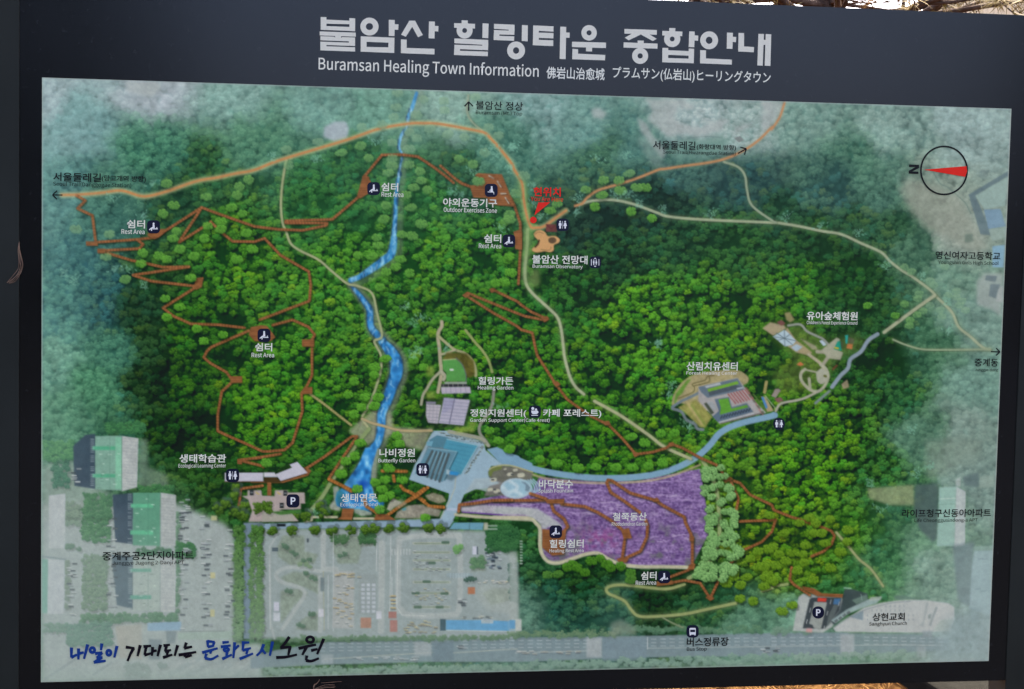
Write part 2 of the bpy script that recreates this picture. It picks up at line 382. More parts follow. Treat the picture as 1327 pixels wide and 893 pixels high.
def fern(seed):
    g = np.random.default_rng(seed); s = 15
    yy, xx = np.mgrid[-s:s + 1, -s:s + 1].astype(float); cov = np.zeros(xx.shape)
    for _ in range(22):
        a = g.normal(0, 4.6); b = g.normal(0, 2.9); th = g.uniform(0, 3.14); l = g.uniform(1.4, 3.0)
        u = (xx - a) * math.cos(th) + (yy - b) * math.sin(th); v = -(xx - a) * math.sin(th) + (yy - b) * math.cos(th)
        d = np.hypot(np.maximum(np.abs(u) - l * 0.5, 0), v + 0.25 * u * u / l); cov = np.maximum(cov, np.clip(1.05 - d, 0, 1) * g.uniform(.55, 1))
    return cov, np.ones(xx.shape), s
FRN = [fern(k) for k in range(10)]
def stamp(st, x, y, li, dk, b=1.0, a=1.0, shadow=0.0, lab=0):
    cov, lum, s = st; xi, yi = int(round(x)), int(round(y))
    if shadow:
        o = 2
        X0, Y0 = xi - s + o, yi - s + o + 1
        u0, v0, u1, v1 = max(X0, 0), max(Y0, 0), min(X0 + 2 * s + 1, WC), min(Y0 + 2 * s + 1, HC)
        if u1 > u0 and v1 > v0:
            w = cov[v0 - Y0:v1 - Y0, u0 - X0:u1 - X0, None] * shadow
            CV[v0:v1, u0:u1] *= 1 - w
    X0, Y0 = xi - s, yi - s
    u0, v0, u1, v1 = max(X0, 0), max(Y0, 0), min(X0 + 2 * s + 1, WC), min(Y0 + 2 * s + 1, HC)
    if u1 <= u0 or v1 <= v0: return
    w = cov[v0 - Y0:v1 - Y0, u0 - X0:u1 - X0, None] * a; l = lum[v0 - Y0:v1 - Y0, u0 - X0:u1 - X0, None]
    c = dk + (li - dk) * np.minimum(l * b, 1.15)
    if lab: LB[v0:v1, u0:u1][w[..., 0] > .45] = lab
    t = CV[v0:v1, u0:u1]; t[:] = t * (1 - w) + c * w

# ---- forest canopy over the whole sheet
def forest(step, rowstep, jit, layer):
    spots = []; y = 98.0
    while y < 890:
        x = 50.0 + random.uniform(0, step)
        while x < 1315: spots.append((x + random.uniform(-jit, jit), y + random.uniform(-jit * .8, jit * .8))); x += step
        y += rowstep
    spots.sort(key=lambda p: p[1])
    for (x, y) in spots:
        xi, yi = int(min(max(x, 0), WC - 1)), int(min(max(y, 0), HC - 1))
        n = FB[yi, xi] + 0.22 * random.uniform(-1, 1); li, dk = LT[yi, xi], DK[yi, xi]
        ct = li[1] - dk[1]; pl_ = min(max((dk.mean() - 45) / 40, 0), 1)
        if layer == 0:
            if n < -0.3 and pl_ < .5: continue
            r = random.choice((4.0, 5.0, 6.0)); b = random.uniform(.28, .62) * (1 - pl_) + random.uniform(.6, 1.0) * pl_
        else:
            if n < -0.20: continue
            r = random.choice((5.0, 6.0, 7.0, 8.0) if ct > 70 else (5.0, 6.0, 7.0)); b = 0.95 + 0.5 * n + random.uniform(-.16, .22)
            b = b * (1 - pl_) + random.uniform(.75, 1.1) * pl_
        l2 = li.copy(); k = random.random()
        if pl_ < .5:
            if k < 0.05 and ct > 70: l2 = l2 * (1.35, 1.06, 0.9)
            elif k < 0.28: l2 = l2 * (0.84, 0.97, 1.08)
            elif k < 0.46: l2 = l2 * (1.16, 1.03, 0.9)
        stamp(random.choice(NAT[r]), x, y, l2, dk, min(max(b, 0.2), 1.25), 0.96, (0.30 if ct > 70 else 0.2) * (1 - .8 * pl_) if layer else .1 * (1 - pl_))
forest(8.0, 6.2, 3.6, 0); forest(10.0, 7.2, 4.4, 1)
# the veiled margins are softer than the middle of the print
pale = np.clip((DK.mean(-1) - 45) / 45, 0, 1)[..., None]
CV[:] = CV * (1 - 0.4 * pale) + blur(CV, 1.0) * 0.4 * pale
CV[:] = CV * (1 + pale * (0.07 * N9 + 0.05 * N4 + 0.05 * N26)[..., None])

# ---- rock and bare ground
ROCK = (164, 172, 172)
for pts in (q('C0', (680,495),(720,560),(690,600),(740,640),(800,690),(870,670),(960,690),(1060,660),(1110,600),(1060,600),(960,640),(860,620),(830,590),(850,530),(900,560),(940,540),(880,500)),
            q('C0', (1130,680),(1200,640),(1260,600),(1320,560),(1320,520),(1300,505),(1260,510),(1310,580),(1250,610),(1140,640)),
            q('D0', (0,510),(110,512),(100,560),(60,620),(0,690)),
            q('C0', (640,590),(690,620),(720,680),(790,760),(770,800),(720,740),(660,660)),
            q('C0', (410,550),(450,540),(490,570),(470,600),(420,590)),
            q('A0', (630,415),(800,415),(810,450),(760,490),(640,460))):
    poly(pts, ROCK, 0.8, 2.0, tex=0.07)
poly(q('C0', (640,690),(730,690),(790,760),(760,830),(830,830),(800,850),(720,840),(660,740)), (140,160,155), 0.5, 3)
poly(q('C0', (880,690),(980,700),(1060,690),(1120,700),(1060,780),(960,800),(840,810),(800,760)), (112,148,138), 0.7, 3)
stroke(q('C0', (890,700),(960,688),(1060,690)), 1, (100,120,122), 0.6)
poly(q('C0', (1130,695),(1160,685),(1182,705),(1155,717)), (118,122,122), 0.8)
SAND = (142, 148, 136)
poly(q('D1', (690,100),(740,40),(830,60),(1000,130),(1060,260),(1120,330),(1140,400),(1060,420),(960,360),(900,330),(820,290),(740,200)), SAND, 0.72, 4, tex=0.09)
poly(q('D1', (1080,560),(1120,520),(1215,520),(1205,740),(1150,700),(1080,680)), (152,160,158), 0.8, 2)
poly(q('D2', (820,500),(1090,500),(1090,620),(980,640),(900,690),(830,700)), (122,140,128), 0.6, 4, tex=0.1)
poly(q('B0', (345,690),(350,640),(400,612),(460,612),(475,650),(465,700),(400,712)), (168,178,188), 0.9, 1.6)
# school
F_SCH = feat('printed_school_building', 'pale school roofs with a blue wing beside the map edge')
poly(q('D1', (1040,125),(1240,5),(1243,30),(1075,130),(1160,330),(1100,325)), (82,102,112), 0.8, 0.6)
poly(q('D1', (1075,130),(1240,35),(1225,180),(1120,200)), (140,164,158), 0.95, 0.4, F_SCH)
poly(q('D1', (1117,200),(1200,197),(1228,285),(1140,298)), (112,142,166), 0.95, 0.4, F_SCH)
poly(q('D1', (1140,300),(1230,290),(1225,340),(1160,360)), (140,160,152), 0.9, 0.5)
poly(q('D1', (1160,385),(1222,378),(1215,492),(1160,490)), (122,162,188), 0.95, 0.4, F_SCH)
poly(q('D1', (1130,530),(1185,535),(1175,565),(1122,555)), (88,104,112), 0.8, 0.5)
poly(q('D1', (1150,575),(1200,575),(1180,650),(1142,635)), (92,108,116), 0.8, 0.5)
poly(q('D1', (1190,600),(1215,580),(1212,670),(1175,660)), (160,166,165), 0.8, 0.5)
poly(q('np', (1000,410),(1090,420),(1060,510),(980,490)), (100,118,118), 0.5, 0.8)
stroke(q('np', (490,440),(560,560),(640,600),(760,700),(840,780),(890,880)), 1.6, (98,120,112), 0.7)
poly(q('D1', (1020,325),(1060,320),(1065,360),(1020,370)), (80,100,90), 0.6, 1)

# ---- lower left: housing blocks
GR = (158, 168, 167)
poly(q('A3', (210,-40),(480,-60),(560,-30),(890,-40),(1130,60),(1180,120),(1180,660),(1320,660),(1320,840),(210,860)), GR, 0.97, 3.0, tex=0.06)
poly(q('A2', (215,640),(360,600),(480,740),(560,780),(570,893),(215,893)), (140,154,146), 0.75, 4, tex=0.08)
poly(q('A2', (700,500),(745,500),(745,640),(840,680),(850,740),(690,740)), (128,148,132), 0.6, 2, tex=0.1)
def bushes(x0, y0, x1, y1, li, dk, step=5.0, rs=(4.0, 5.0), a=0.95, sh=0.12):
    yy = y0
    while yy <= y1:
        xx = x0
        while xx <= x1:
            k = random.uniform(0.7, 1.15)
            stamp(random.choice(NAT[random.choice(rs)]), xx + random.uniform(-2, 2), yy + random.uniform(-2, 2), np.array(li), np.array(dk), k, a, sh); xx += step
        yy += step
def bq(key, x0, y0, x1, y1, *a, **k):
    p = q(key, (x0, y0), (x1, y1)); bushes(p[0][0], p[0][1], p[1][0], p[1][1], *a, **k)
G1, G1d = (104,146,116), (58,92,76)
bq('A3', 425, 5, 550, 150, (84,134,92), (46,86,62)); bq('A3', 430, 230, 545, 500, (120,146,122), (84,108,92))
bq('A3', 340, 0, 400, 60, (128,152,132), (98,122,108)); bq('A3', 330, 180, 400, 190, (100,130,108), (70,100,84))
bq('A3', 335, 250, 350, 500, (124,142,126), (96,116,104), rs=(4.0,)); bq('A3', 890, 10, 900, 500, (108,142,116), (70,104,84), rs=(4.0,))
bq('A3', 890, 170, 985, 240, (66,120,72), (40,84,56)); bq('A3', 700, 195, 860, 215, (76,118,88), (52,88,70), rs=(4.0,))
bq('A3', 420, 525, 900, 545, (96,134,104), (66,100,80)); bq('A3', 230, 575, 330, 600, (112,144,126), (84,114,102))
bq('A3', 340, 570, 560, 680, (104,140,122), (74,106,96)); bq('A3', 640, 770, 740, 830, (134,150,144), (112,128,124), rs=(4.0,))
bq('A3', 800, 770, 850, 780, (128,146,140), (106,124,120), rs=(4.0,)); bq('A2', 275, 620, 350, 740, (84,130,106), (54,92,80))
bq('A2', 430, 790, 550, 893, (86,134,94), (46,86,62)); bq('A2', 230, 520, 370, 600, (98,152,104), (60,108,80)); bq('A2', 540, 425, 720, 470, (72,128,80), (42,84,58))
bq('A2', 700, 745, 860, 800, (70,126,74), (42,84,54)); bq('A2', 330, 830, 400, 893, (128,150,130), (96,118,104), rs=(4.0,))
poly(q('A3', (580,575),(715,565),(715,740),(600,740)), (162,160,150), 0.9, 1.2)
poly(q('A3', (750,640),(815,645),(805,745),(750,745)), (108,122,130), 0.85, 0.6)
poly(q('A3', (835,600),(890,600),(880,660),(840,665)), (110,124,130), 0.85, 0.6)
F_HALL = feat('printed_low_building', 'low building with pale blue roof under the tree row')
poly(q('A3', (742,560),(912,553),(910,597),(742,600)), (132,164,188), 1, 0.3, F_HALL)
poly(q('A3', (895,608),(1165,600),(1165,640),(895,645)), (148,168,156), 0.9, 0.5)
stroke(q('A3', (905,603),(1130,600)), 1.0, (100,110,112), 0.7)
for a, b in (((215,850),(375,745)),((470,820),(560,760))): stroke(q('A3', a, b), 3.2, (128,140,142), 0.7)
for (x0, y0, x1, y1) in ((860,815,1000,740),(930,830,1060,760),(1010,835,1160,770),(1080,760,1210,740),(1180,830,1320,740)):
    stroke(q('A3', (x0, y0), (x1, y1)), 6.0, (136,150,150), 0.55, 0.8)
for k in range(26):
    p = q('A3', (random.uniform(860,1310), random.uniform(745,830)))[0]
    stroke([p, (p[0] + random.uniform(3, 7), p[1] - random.uniform(1, 3))], 1.0, (172,178,178), 0.7)
def block(fid, sh, teal, grey, roofc, greyc, shc, bars=()):
    poly(sh, shc, 0.96, 0.5); poly(teal, roofc, 1, 0.35, fid, 0.05); poly(grey, greyc, 1, 0.35, fid, 0.07)
    for b in bars: poly(b[0], b[1], 0.95, 0.3)
    a = np.array(grey); xm0, xm1, y0, y1 = a[:, 0].min(), a[:, 0].max(), a[:, 1].min(), a[:, 1].max()
    yy = y0 + 3
    while yy < y1 - 2:
        stroke([(xm0 + 2, yy), (xm1 - 3, yy + 1.2)], 0.8, hz(greyc, 0.35, (110,115,115)), 0.6); yy += random.uniform(3.2, 5)
    stroke([(xm0, y0), (xm0, y1)], 0.9, hz(roofc, 0.5, (90,110,105)), 0.7)
    a = np.array(teal); x0, x1 = a[:, 0].min(), a[:, 0].max(); y0, y1 = a[:, 1].min(), a[:, 1].max()
    for _ in range(16):
        u, v = random.uniform(x0 + 3, x1 - 4), random.uniform(y0 + 3, y1 - 3)
        stroke([(u, v), (u + random.uniform(1, 4), v)], 1.0, random.choice(((205,222,212), hz(roofc, 0.35, (40,70,60)))), 0.8)
    yy = y0 + 2
    while yy < y1:
        stroke([(x0 - 6, yy), (x0 - 2, yy)], 1.0, (190,205,205), 0.55 if random.random() < .7 else 0.0); yy += 2.4
    stroke([(x0 + (x1 - x0) * 0.55, y0 + 1), (x0 + (x1 - x0) * 0.55, y1 - 1)], 1.0, hz(roofc, 0.3, (40,80,65)), 0.6)
TEAL = (92,170,136)
f1 = feat('printed_apartment_block', 'apartment block with light teal roof, topmost of the left column')
block(f1, q('A2', (368,535),(430,480),(480,474),(480,752),(375,735)), q('A2', (480,486),(613,484),(613,760),(480,752)), q('A2', (613,485),(697,497),(690,742),(613,764)),
      (124,164,148), (172,178,177), (58,74,90), ((qr('A2',465,537,580,556),(84,166,130)),(qr('A2',465,676,580,694),(84,166,130)),(qr('A2',580,490,612,752),(128,186,158))))
f2 = feat('printed_apartment_block', 'apartment block with saturated green roof, middle of the left column')
block(f2, q('A2', (566,780),(670,772),(668,1030),(580,1018)), q('A2', (670,770),(808,770),(806,1038),(668,1036)), q('A2', (808,770),(886,782),(884,1040),(806,1042)),
      (88,146,120), (166,172,171), (56,72,88), ((qr('A2',658,826,770,845),(92,180,138)),(qr('A2',655,960,772,982),(92,180,138))))
f3 = feat('printed_apartment_block', 'pale roofed apartment block with two teal bars, lowest of the left column')
block(f3, q('A3', (560,215),(668,225),(668,490),(588,470)), q('A3', (670,225),(806,225),(806,500),(670,497)), q('A3', (806,225),(886,235),(882,502),(806,504)),
      (160,174,167), (174,180,179), (76,94,106), ((qr('A3',655,287,760,304),(98,158,138)),(qr('A3',655,420,760,440),(98,158,138))))
f4 = feat('printed_apartment_block', 'white apartment block cut by the map edge with a teal strip')
poly(q('A2', (245,785),(330,775),(328,893+40),(326,1052),(245,1050)), (180,186,188), 0.97, 0.5, f4, 0.05)
poly(q('A3', (242,240),(326,245),(322,515),(238,515)), (182,188,192), 0.97, 0.5, f4, 0.05); poly(q('A3', (210,238),(242,240),(238,512),(210,508)), (110,162,146), 0.95, 0.4, f4)
stroke(q('A3', (215,225),(330,240)), 2.0, (112,128,134), 0.7)
# cars in rows
def cars(key, x0, y0, x1, y1, n, cols=((192,197,197),(60,68,74),(150,158,162)), w=2.6, l=5.0, horiz=True):
    for _ in range(n):
        p = q(key, (random.uniform(x0, x1), random.uniform(y0, y1)))[0]; c = random.choice(cols)
        d = (l / 2, 0) if horiz else (0, l / 2)
        stroke([(p[0] - d[0], p[1] + 1.1), (p[0] + d[0], p[1] + 1.3)], w * 0.55, (70,80,86), 0.6)
        stroke([(p[0] - d[0], p[1]), (p[0] + d[0], p[1])], w * 0.6, c, 0.9)
cars('A3', 905, 20, 945, 590, 26); cars('A3', 1015, 20, 1062, 590, 44); cars('A3', 1135, 90, 1175, 590, 28); cars('A3', 345, 230, 385, 520, 20); cars('A3', 545, 20, 585, 480, 26)
cars('el', 30, 580, 130, 880, 9); cars('A2', 370, 640, 400, 740, 7); cars('A2', 905, 800, 950, 893, 5)
rect('A3', 1058, 306, 1082, 336, (184,180,134)); rect('A3', 1058, 493, 1080, 528, (184,180,134)); rect('A3', 1062, 20, 1092, 45, (170,172,130), soft=.5)

# ---- depot and roads at the bottom
poly(q('B3', (-20,80),(960,90),(1170,95),(1170,150),(1260,200),(1320,230),(1320,650),(-20,640)), (148,160,161), 0.97, 2.0, tex=0.05)
GRS = (128,142,126)
for pts in (((110,190),(140,120),(250,120),(250,200),(320,215),(300,260),(180,270),(120,230)), ((395,110),(610,130),(610,170),(540,175),(520,260),(420,262),(395,200)),
            ((130,330),(200,300),(320,320),(330,420),(250,380),(160,360)), ((130,400),(230,385),(270,410),(200,470),(150,540),(130,560)),
            ((205,590),(240,540),(320,500),(320,600)), ((1145,410),(1200,385),(1300,390),(1310,440),(1190,470)), ((1085,240),(1160,230),(1160,300),(1090,300))):
    poly(q('B3', *pts), GRS, 0.8, 1.0, tex=0.14)
for (a, b) in ((160,180),(200,215),(265,250),(440,225),(260,310),(300,340),(175,400),(285,520),(230,580)): bq('B3', a - 12, b - 6, a + 18, b + 6, (96,126,102), (62,90,74), rs=(4.0,))
bq('B3', 400, 130, 470, 150, (88,124,86), (56,88,60), rs=(5.0,)); bq('B3', 540, 110, 600, 160, (72,112,74), (44,76,50), rs=(5.0, 6.0))
for pts, w in ((((100,640),(80,560),(75,180),(110,120)),2.2),(((140,590),(200,500),(250,400),(130,350),(110,310),(180,280),(330,300)),5.0),(((345,110),(345,290),(410,290)),7.0),
               (((330,330),(330,600)),6.0),(((640,160),(635,600)),8.5),(((720,500),(725,180),(760,130),(1000,120),(1030,160),(1030,470),(980,520),(780,520),(735,490)),7.5)):
    stroke(q('B3', *pts), w, (166,174,172), 0.9, 0.5, sm=len(pts) > 4)
for pts in (((685,110),(680,500)),((615,160),(612,300)),((75,270),(78,590)),((395,110),(395,600)),((370,320),(370,590)),((690,330),(690,480)),((720,180),(715,480),(740,520),(860,525))):
    stroke(q('B3', *pts), 0.9, (196,202,202), 0.85, sm=False)
stroke(q('B3', (345,300),(350,595)), 1.0, (176,170,130), 0.6)
poly(q('B3', (400,300),(500,300),(500,590),(390,585)), (164,168,166), 0.9, 0.6)
poly(q('B3', (525,310),(610,315),(610,520),(520,515)), (140,150,150), 0.8, 0.6)
cars('B3', 405, 310, 530, 330, 14, ((190,182,150),(176,160,120)), 2.4, 4.0); cars('B3', 395, 360, 500, 580, 40, ((192,186,158),(182,160,112),(196,198,196)), 2.2, 3.6)
for x in (545,572,598):
    for yk in range(370, 510, 22): rect('B3', x - 9, yk - 8, x + 9, yk + 6, (176,184,192))
for (yk) in (160, 205, 245, 290, 355, 410, 480):
    stroke(q('B3', (800, yk), (980, yk)), 3.4, (166,172,160), 0.9, 0.3); stroke(q('B3', (805, yk), (975, yk)), 1.6, (112,132,112), 0.75)
for (a, b) in ((960,155),(865,352),(810,410),(955,412),(820,480),(930,480),(890,258)): stroke(q('B3', (a - 14, b), (a + 14, b)), 3.6, (70,98,80), 0.85)
cars('B3', 805, 195, 975, 300, 26, ((186,192,192),(160,168,168),(120,130,132)), 2.0, 2.6); cars('B3', 800, 385, 970, 470, 26, ((184,178,140),(176,184,184)), 2.0, 2.6)
for k in range(7): stroke(q('B3', (690 + k * 15, 190), (690 + k * 15, 215)), 1.5, (186,194,192), 0.8)
for k in range(7): stroke(q('B3', (985 + k * 14, 312), (985 + k * 14, 332)), 1.5, (180,192,196), 0.8)
stroke(q('B3', (975,320),(1085,322)), 6, (140,160,170), 0.5)
cars('B3', 1168, 205, 1245, 285, 26, ((196,202,208),(30,40,52),(90,110,128)), 2.4, 3.6); cars('B3', 1130, 345, 1310, 360, 24, ((190,186,160),(196,196,190)), 2.2, 3.0)
cars('B3', 755, 545, 915, 610, 36, ((188,180,140),(150,140,110)), 2.0, 3.4); cars('B3', 1020, 430, 1060, 470, 8); cars('B3', 690, 420, 700, 490, 8, ((190,170,120),))
cars('B3', 1050, 525, 1200, 535, 16, ((196,196,180),(110,120,120)), 2.0, 3.0)
F_DEP = feat('printed_depot_building', 'long building with bright blue roof beside the lower road')
rect('B3', 932, 540, 962, 598, (62,86,96)); poly(q('B3', (962,545),(1140,545),(1310,552),(1308,602),(962,596)), (94,154,196), 1, 0.3, F_DEP)
poly(q('B3', (1140,540),(1200,540),(1200,562),(1140,562)), (160,176,184)); stroke(q('B3', (965,597),(1310,603)), 1.2, (190,196,190), 0.9)
rect('B3', 674, 503, 714, 536, (158,112,104), lab=feat('printed_shed')); rect('B3', 680, 545, 718, 605, (164,116,108), lab=feat('printed_shed')); rect('B3', 532, 532, 585, 585, (164,124,106), lab=feat('printed_shed'))
rect('B3', 612, 500, 638, 540, (190,194,202), lab=feat('printed_shed')); rect('B3', 96, 455, 122, 500, (190,192,206), lab=feat('printed_shed')); rect('B3', 94, 508, 128, 550, (186,192,200), lab=feat('printed_shed'))
rect('B3', 320, 490, 348, 530, (186,188,196), lab=feat('printed_shed')); rect('B3', 1072, 380, 1108, 415, (176,112,80), lab=feat('printed_shed')); rect('B3', 1096, 174, 1120, 216, (188,192,206), lab=feat('printed_shed'))
rect('B3', 1118, 175, 1124, 216, (70,84,90)); rect('B3', 330, 330, 350, 400, (110,124,128), soft=.6); rect('B3', 87, 180, 118, 200, (84,98,106)); rect('B3', 262, 135, 272, 155, (70,80,86))
poly(q('B3', (1120,360),(1320,360),(1320,520),(1170,500),(1110,420)), (164,172,166), 0.5, 2.0)
bq('B3', 1180, 90, 1320, 190, (62,112,66), (30,68,44), rs=(5.0, 6.0)); bq('B3', 1090, 235, 1150, 290, (98,136,98), (62,98,72), rs=(4.0,)); bq('B3', 1290, 270, 1320, 460, (84,114,100), (52,82,76))
bq('B3', 1060, 345, 1110, 362, (66,98,82), (44,70,62), rs=(4.0,)); bq('B3', 1010, 175, 1045, 200, (112,164,96), (84,130,80), rs=(5.0,)); bq('B3', 235, 268, 280, 285, (128,152,118), (100,126,100), rs=(4.0,))
F_ROAD = feat('printed_main_road', 'wide grey main road with lane markings along the bottom of the map')
ROAD = (118,136,144)
poly(q('B3', (-20,735),(90,700),(350,655),(890,648),(1320,640),(1320,755),(890,755),(350,770),(-20,790)), ROAD, 0.95, 0.6, F_ROAD)
poly([(668,826),(830,824),(1010,820),(1100,820),(1100,848),(1010,850),(830,852),(668,858)], hz(ROAD, 0.05), 0.95, 0.6, F_ROAD)
poly([(980,822),(1100,820),(1180,821),(1230,828),(1230,842),(1100,850),(980,852)], hz(ROAD, 0.12), 0.9, 1.0, F_ROAD)
for (x0, x1, y0, y1) in ((415,560,833,831),(600,760,829,828),(820,985,827,825),(1000,1090,825,824),(1120,1220,824,826)):
    for dy in (0, 4.5, 9):
        x = x0
        while x < x1:
            t = (x - x0) / (x1 - x0); yy = y0 + (y1 - y0) * t + dy + 1.5
            stroke([(x, yy), (x + 6, yy)], 0.9, (188,196,198), 0.65); x += 12
for pts in (((350,742),(900,708)),((1000,710),(1320,690))): stroke(q('B3', *pts), 1.1, (178,182,168), 0.8, sm=False)
stroke([(668,846),(770,843)], 1.0, (184,190,188), 0.8); stroke([(840,840),(1120,836),(1220,836)], 1.0, (176,184,180), 0.7)
for (x0, x1, y0, y1, a) in ((537,559,832,850,.7),(760,780,826,852,.85),(1089,1107,822,850,.8),(416,432,848,860,.6),(1188,1200,838,852,.5)): poly([(x0, y0), (x1, y0), (x1, y1), (x0, y1)], (164,172,174), a, 0.8)
poly([(560,832),(588,831),(588,856),(560,857)], (98,118,130), 0.7, 1); poly([(781,826),(838,826),(838,856),(781,857)], (116,136,146), 0.8, 1); stroke([(839,826),(839,841)], 1, (190,196,196), .8)
cars('B3', 460, 730, 880, 750, 16, ((190,196,196),(160,170,172))); cars('B3', 1010, 665, 1060, 690, 6); cars('C3', 0, 700, 370, 715, 16, ((192,196,192),(170,170,160))); cars('D3', 0, 680, 90, 710, 8)
poly([(52,866),(340,868),(700,862),(1100,851),(1281,845),(1285,862),(700,885),(52,890)], (136,156,148), 0.35, 2.5)
def band(x0, y0, x1, y1, w, n, li, dk):
    for k in range(n):
        t = (k + random.random()) / n
        stamp(random.choice(NAT[random.choice((4.0, 5.0))]), x0 + (x1 - x0) * t, y0 + (y1 - y0) * t + random.uniform(-w, w), np.array(li), np.array(dk), random.uniform(.6, 1.1), 0.85, .05)
band(345, 872, 690, 866, 5, 130, (128,158,138), (96,124,114)); band(690, 862, 1040, 853, 5, 130, (128,160,142), (100,128,118)); band(1030, 852, 1180, 847, 4, 40, (140,166,150), (116,142,132))
band(360, 828, 660, 826, 2, 60, (98,130,96), (72,102,80)); band(660, 822, 800, 820, 3, 40, (112,140,104), (80,110,88)); band(820, 816, 990, 816, 3, 44, (98,136,104), (66,104,82)); band(1000, 818, 1060, 815, 3, 16, (118,150,128), (92,124,108))
poly(q('C3', (510,560),(560,540),(630,580),(640,620),(500,630)), (128,140,126), 0.7, 2.5)
poly(q('C3', (0,200),(40,200),(50,600),(0,610)), (160,170,166), 0.8, 1.5); rect('C3', 0, 545, 30, 590, (96,150,190), lab=F_DEP); rect('C3', 30, 540, 62, 600, (178,184,178), soft=.5)
for k in range(9): rect('C3', 52, 145 + k * 14, 66, 152 + k * 14, (178,188,182), alpha=.8)

# ---- right margin housing and church
f5 = feat('printed_apartment_block', 'pale teal roofed block under the right-hand apartment caption')
poly(q('D2', (530,748),(765,730),(768,835),(640,832),(540,800)), (136,148,112), 0.85, 1.5, tex=0.1)
poly(q('D2', (770,728),(890,724),(884,1000),(860,1020),(790,950),(765,860)), (78,94,97), 0.8, 1.6)
poly(q('D2', (892,742),(978,740),(970,1040),(880,1040)), (148,182,172), 0.95, 0.7, f5); poly(q('D2', (978,740),(1026,765),(1022,1036),(968,1045)), (172,182,182), 0.98, 0.4, f5, 0.06)
stroke(q('D2', (895,802),(975,798)), 1, (196,210,206), .8); stroke(q('D2', (892,830),(972,826)), 1, (110,150,140), .6)
poly(q('D2', (1010,690),(1090,670),(1090,740),(1020,735)), (84,102,106), .7, 1.2); poly(q('D2', (1095,690),(1168,685),(1165,740),(1095,745)), (140,160,150), .8, .8); poly(q('D2', (975,705),(1000,690),(1000,740),(975,735)), (170,178,176), .7, .8)
f6 = feat('printed_apartment_block', 'pale blue roofed block beside the lower right map edge')
poly(q('D3', (960,170),(1068,152),(1055,480),(1000,460),(985,440)), (106,124,130), 0.8, 1.6)
poly(q('D3', (1068,197),(1166,192),(1152,525),(1044,485),(1055,300)), (146,170,176), 0.92, 1.0, f6); poly(q('D3', (1068,175),(1166,170),(1166,193),(1068,197)), (128,156,148), .8, .5)
for (a, b) in ((1090,238),(1110,240),(1075,390),(1105,400)): stroke(q('D3', (a, b), (a + 24, b - 2)), 1.2, (104,126,132), .6)
poly(q('D3', (1045,480),(1095,490),(1090,550),(1050,560)), (110,132,138), .6, 1.5)
F_CP = feat('printed_car_park', 'small car park with a red and a blue marked bay beside the church')
poly(q('ch', (120,280),(170,240),(480,260),(600,270),(590,420),(480,600),(380,660),(60,640)), (168,174,172), 0.97, 0.6, F_CP)
poly(q('ch', (240,300),(270,282),(580,290),(560,420),(400,620),(165,612)), (54,62,68), 0.95, 0.4, F_CP)
poly(q('ch', (290,330),(425,335),(390,500),(360,625),(285,610),(270,575),(235,565)), (152,158,154), 0.95, 0.4, F_CP); poly(q('ch', (328,285),(425,290),(415,330),(322,325)), (190,64,54), 1, .3, F_CP)
poly(q('ch', (505,292),(575,292),(550,360),(490,355)), (70,110,150), 1, .3, F_CP); poly(q('ch', (500,360),(550,365),(470,560),(420,600),(440,480)), (96,106,106), .8, .5, F_CP)
poly(q('ch', (205,612),(270,612),(265,660),(200,655)), (196,140,140), .8, .5, F_CP)
for a in ((250,400),(215,520),(470,310),(435,430),(400,590),(560,330)): stroke(q('ch', a, (a[0] - 10, a[1] + 40)), 1.0, (196,200,202), .8)
poly(q('ch', (615,195),(700,195),(860,240),(870,330),(640,420),(600,470),(500,580),(470,540),(560,420)), (60,72,76), 0.95, 0.6)
poly(q('ch', (690,310),(850,250),(870,320),(740,355)), (98,122,112), .9, .4); stroke(q('ch', (610,180),(680,185)), 1.6, (160,190,178), .8); stroke(q('ch', (790,250),(800,310)), 1, (140,165,155), .7)
F_CHU = feat('printed_church', 'white church roof with a curved glazed edge')
poly(q('ch', (490,610),(560,560),(820,390),(1000,340),(1180,315),(1323,308),(1480,310),(1730,345),(1790,385),(1790,520),(1740,640),(1400,660),(700,655),(520,650)), (178,182,182), 0.97, 0.6, F_CHU, 0.04)
poly(q('ch', (1650,520),(1790,520),(1720,650),(1560,640)), (160,174,168), .8, 1.0)
poly(q('ch', (470,530),(640,410),(880,300),(1000,300),(960,345),(820,390),(650,460),(520,560)), (146,166,166), 0.95, 0.4, F_CHU)
for k in range(4): poly(q('ch', (500 + k * 44, 535 - k * 29), (530 + k * 44, 510 - k * 29), (548 + k * 44, 530 - k * 29), (520 + k * 44, 556 - k * 29)), (92,100,104), .85, .2)
poly(q('ch', (665,490),(815,420),(810,528)), (122,140,150), .95, .4, F_CHU); poly(q('ch', (890,280),(1020,270),(1000,310),(880,320)), (168,178,172), .8, .5)
stroke(q('ch', (510,600),(640,500),(850,410),(1100,345),(1320,322)), 1.0, (130,140,142), .8)
for row, (n0, n1) in enumerate(((4,9),(1,9),(0,11),(0,11))):
    for k in range(n0, n1):
        x, yy = 860 + k * 49, 370 + row * 44 + (0 if row < 2 else 10)
        if row >= 2 and 1 <= k <= 7: continue
        stroke(q('ch', (x, yy), (x, yy + 14)), 1.0, (128,136,140), .75)
poly(q('cj', (-20,265),(80,258),(240,300),(0,305)), (92,118,110), .8, .8); poly(q('cj', (330,330),(356,345),(300,590),(262,580),(300,540)), (142,152,152), .7, .8)
stroke(q('cj', (440,395),(400,500),(375,575)), 3.0, (136,146,148), .8); poly(q('cj', (350,470),(385,455),(380,510),(352,512)), (112,126,126), .7, .6); poly(q('cj', (290,640),(400,640),(390,710),(290,700)), (140,150,158), .7, .8)
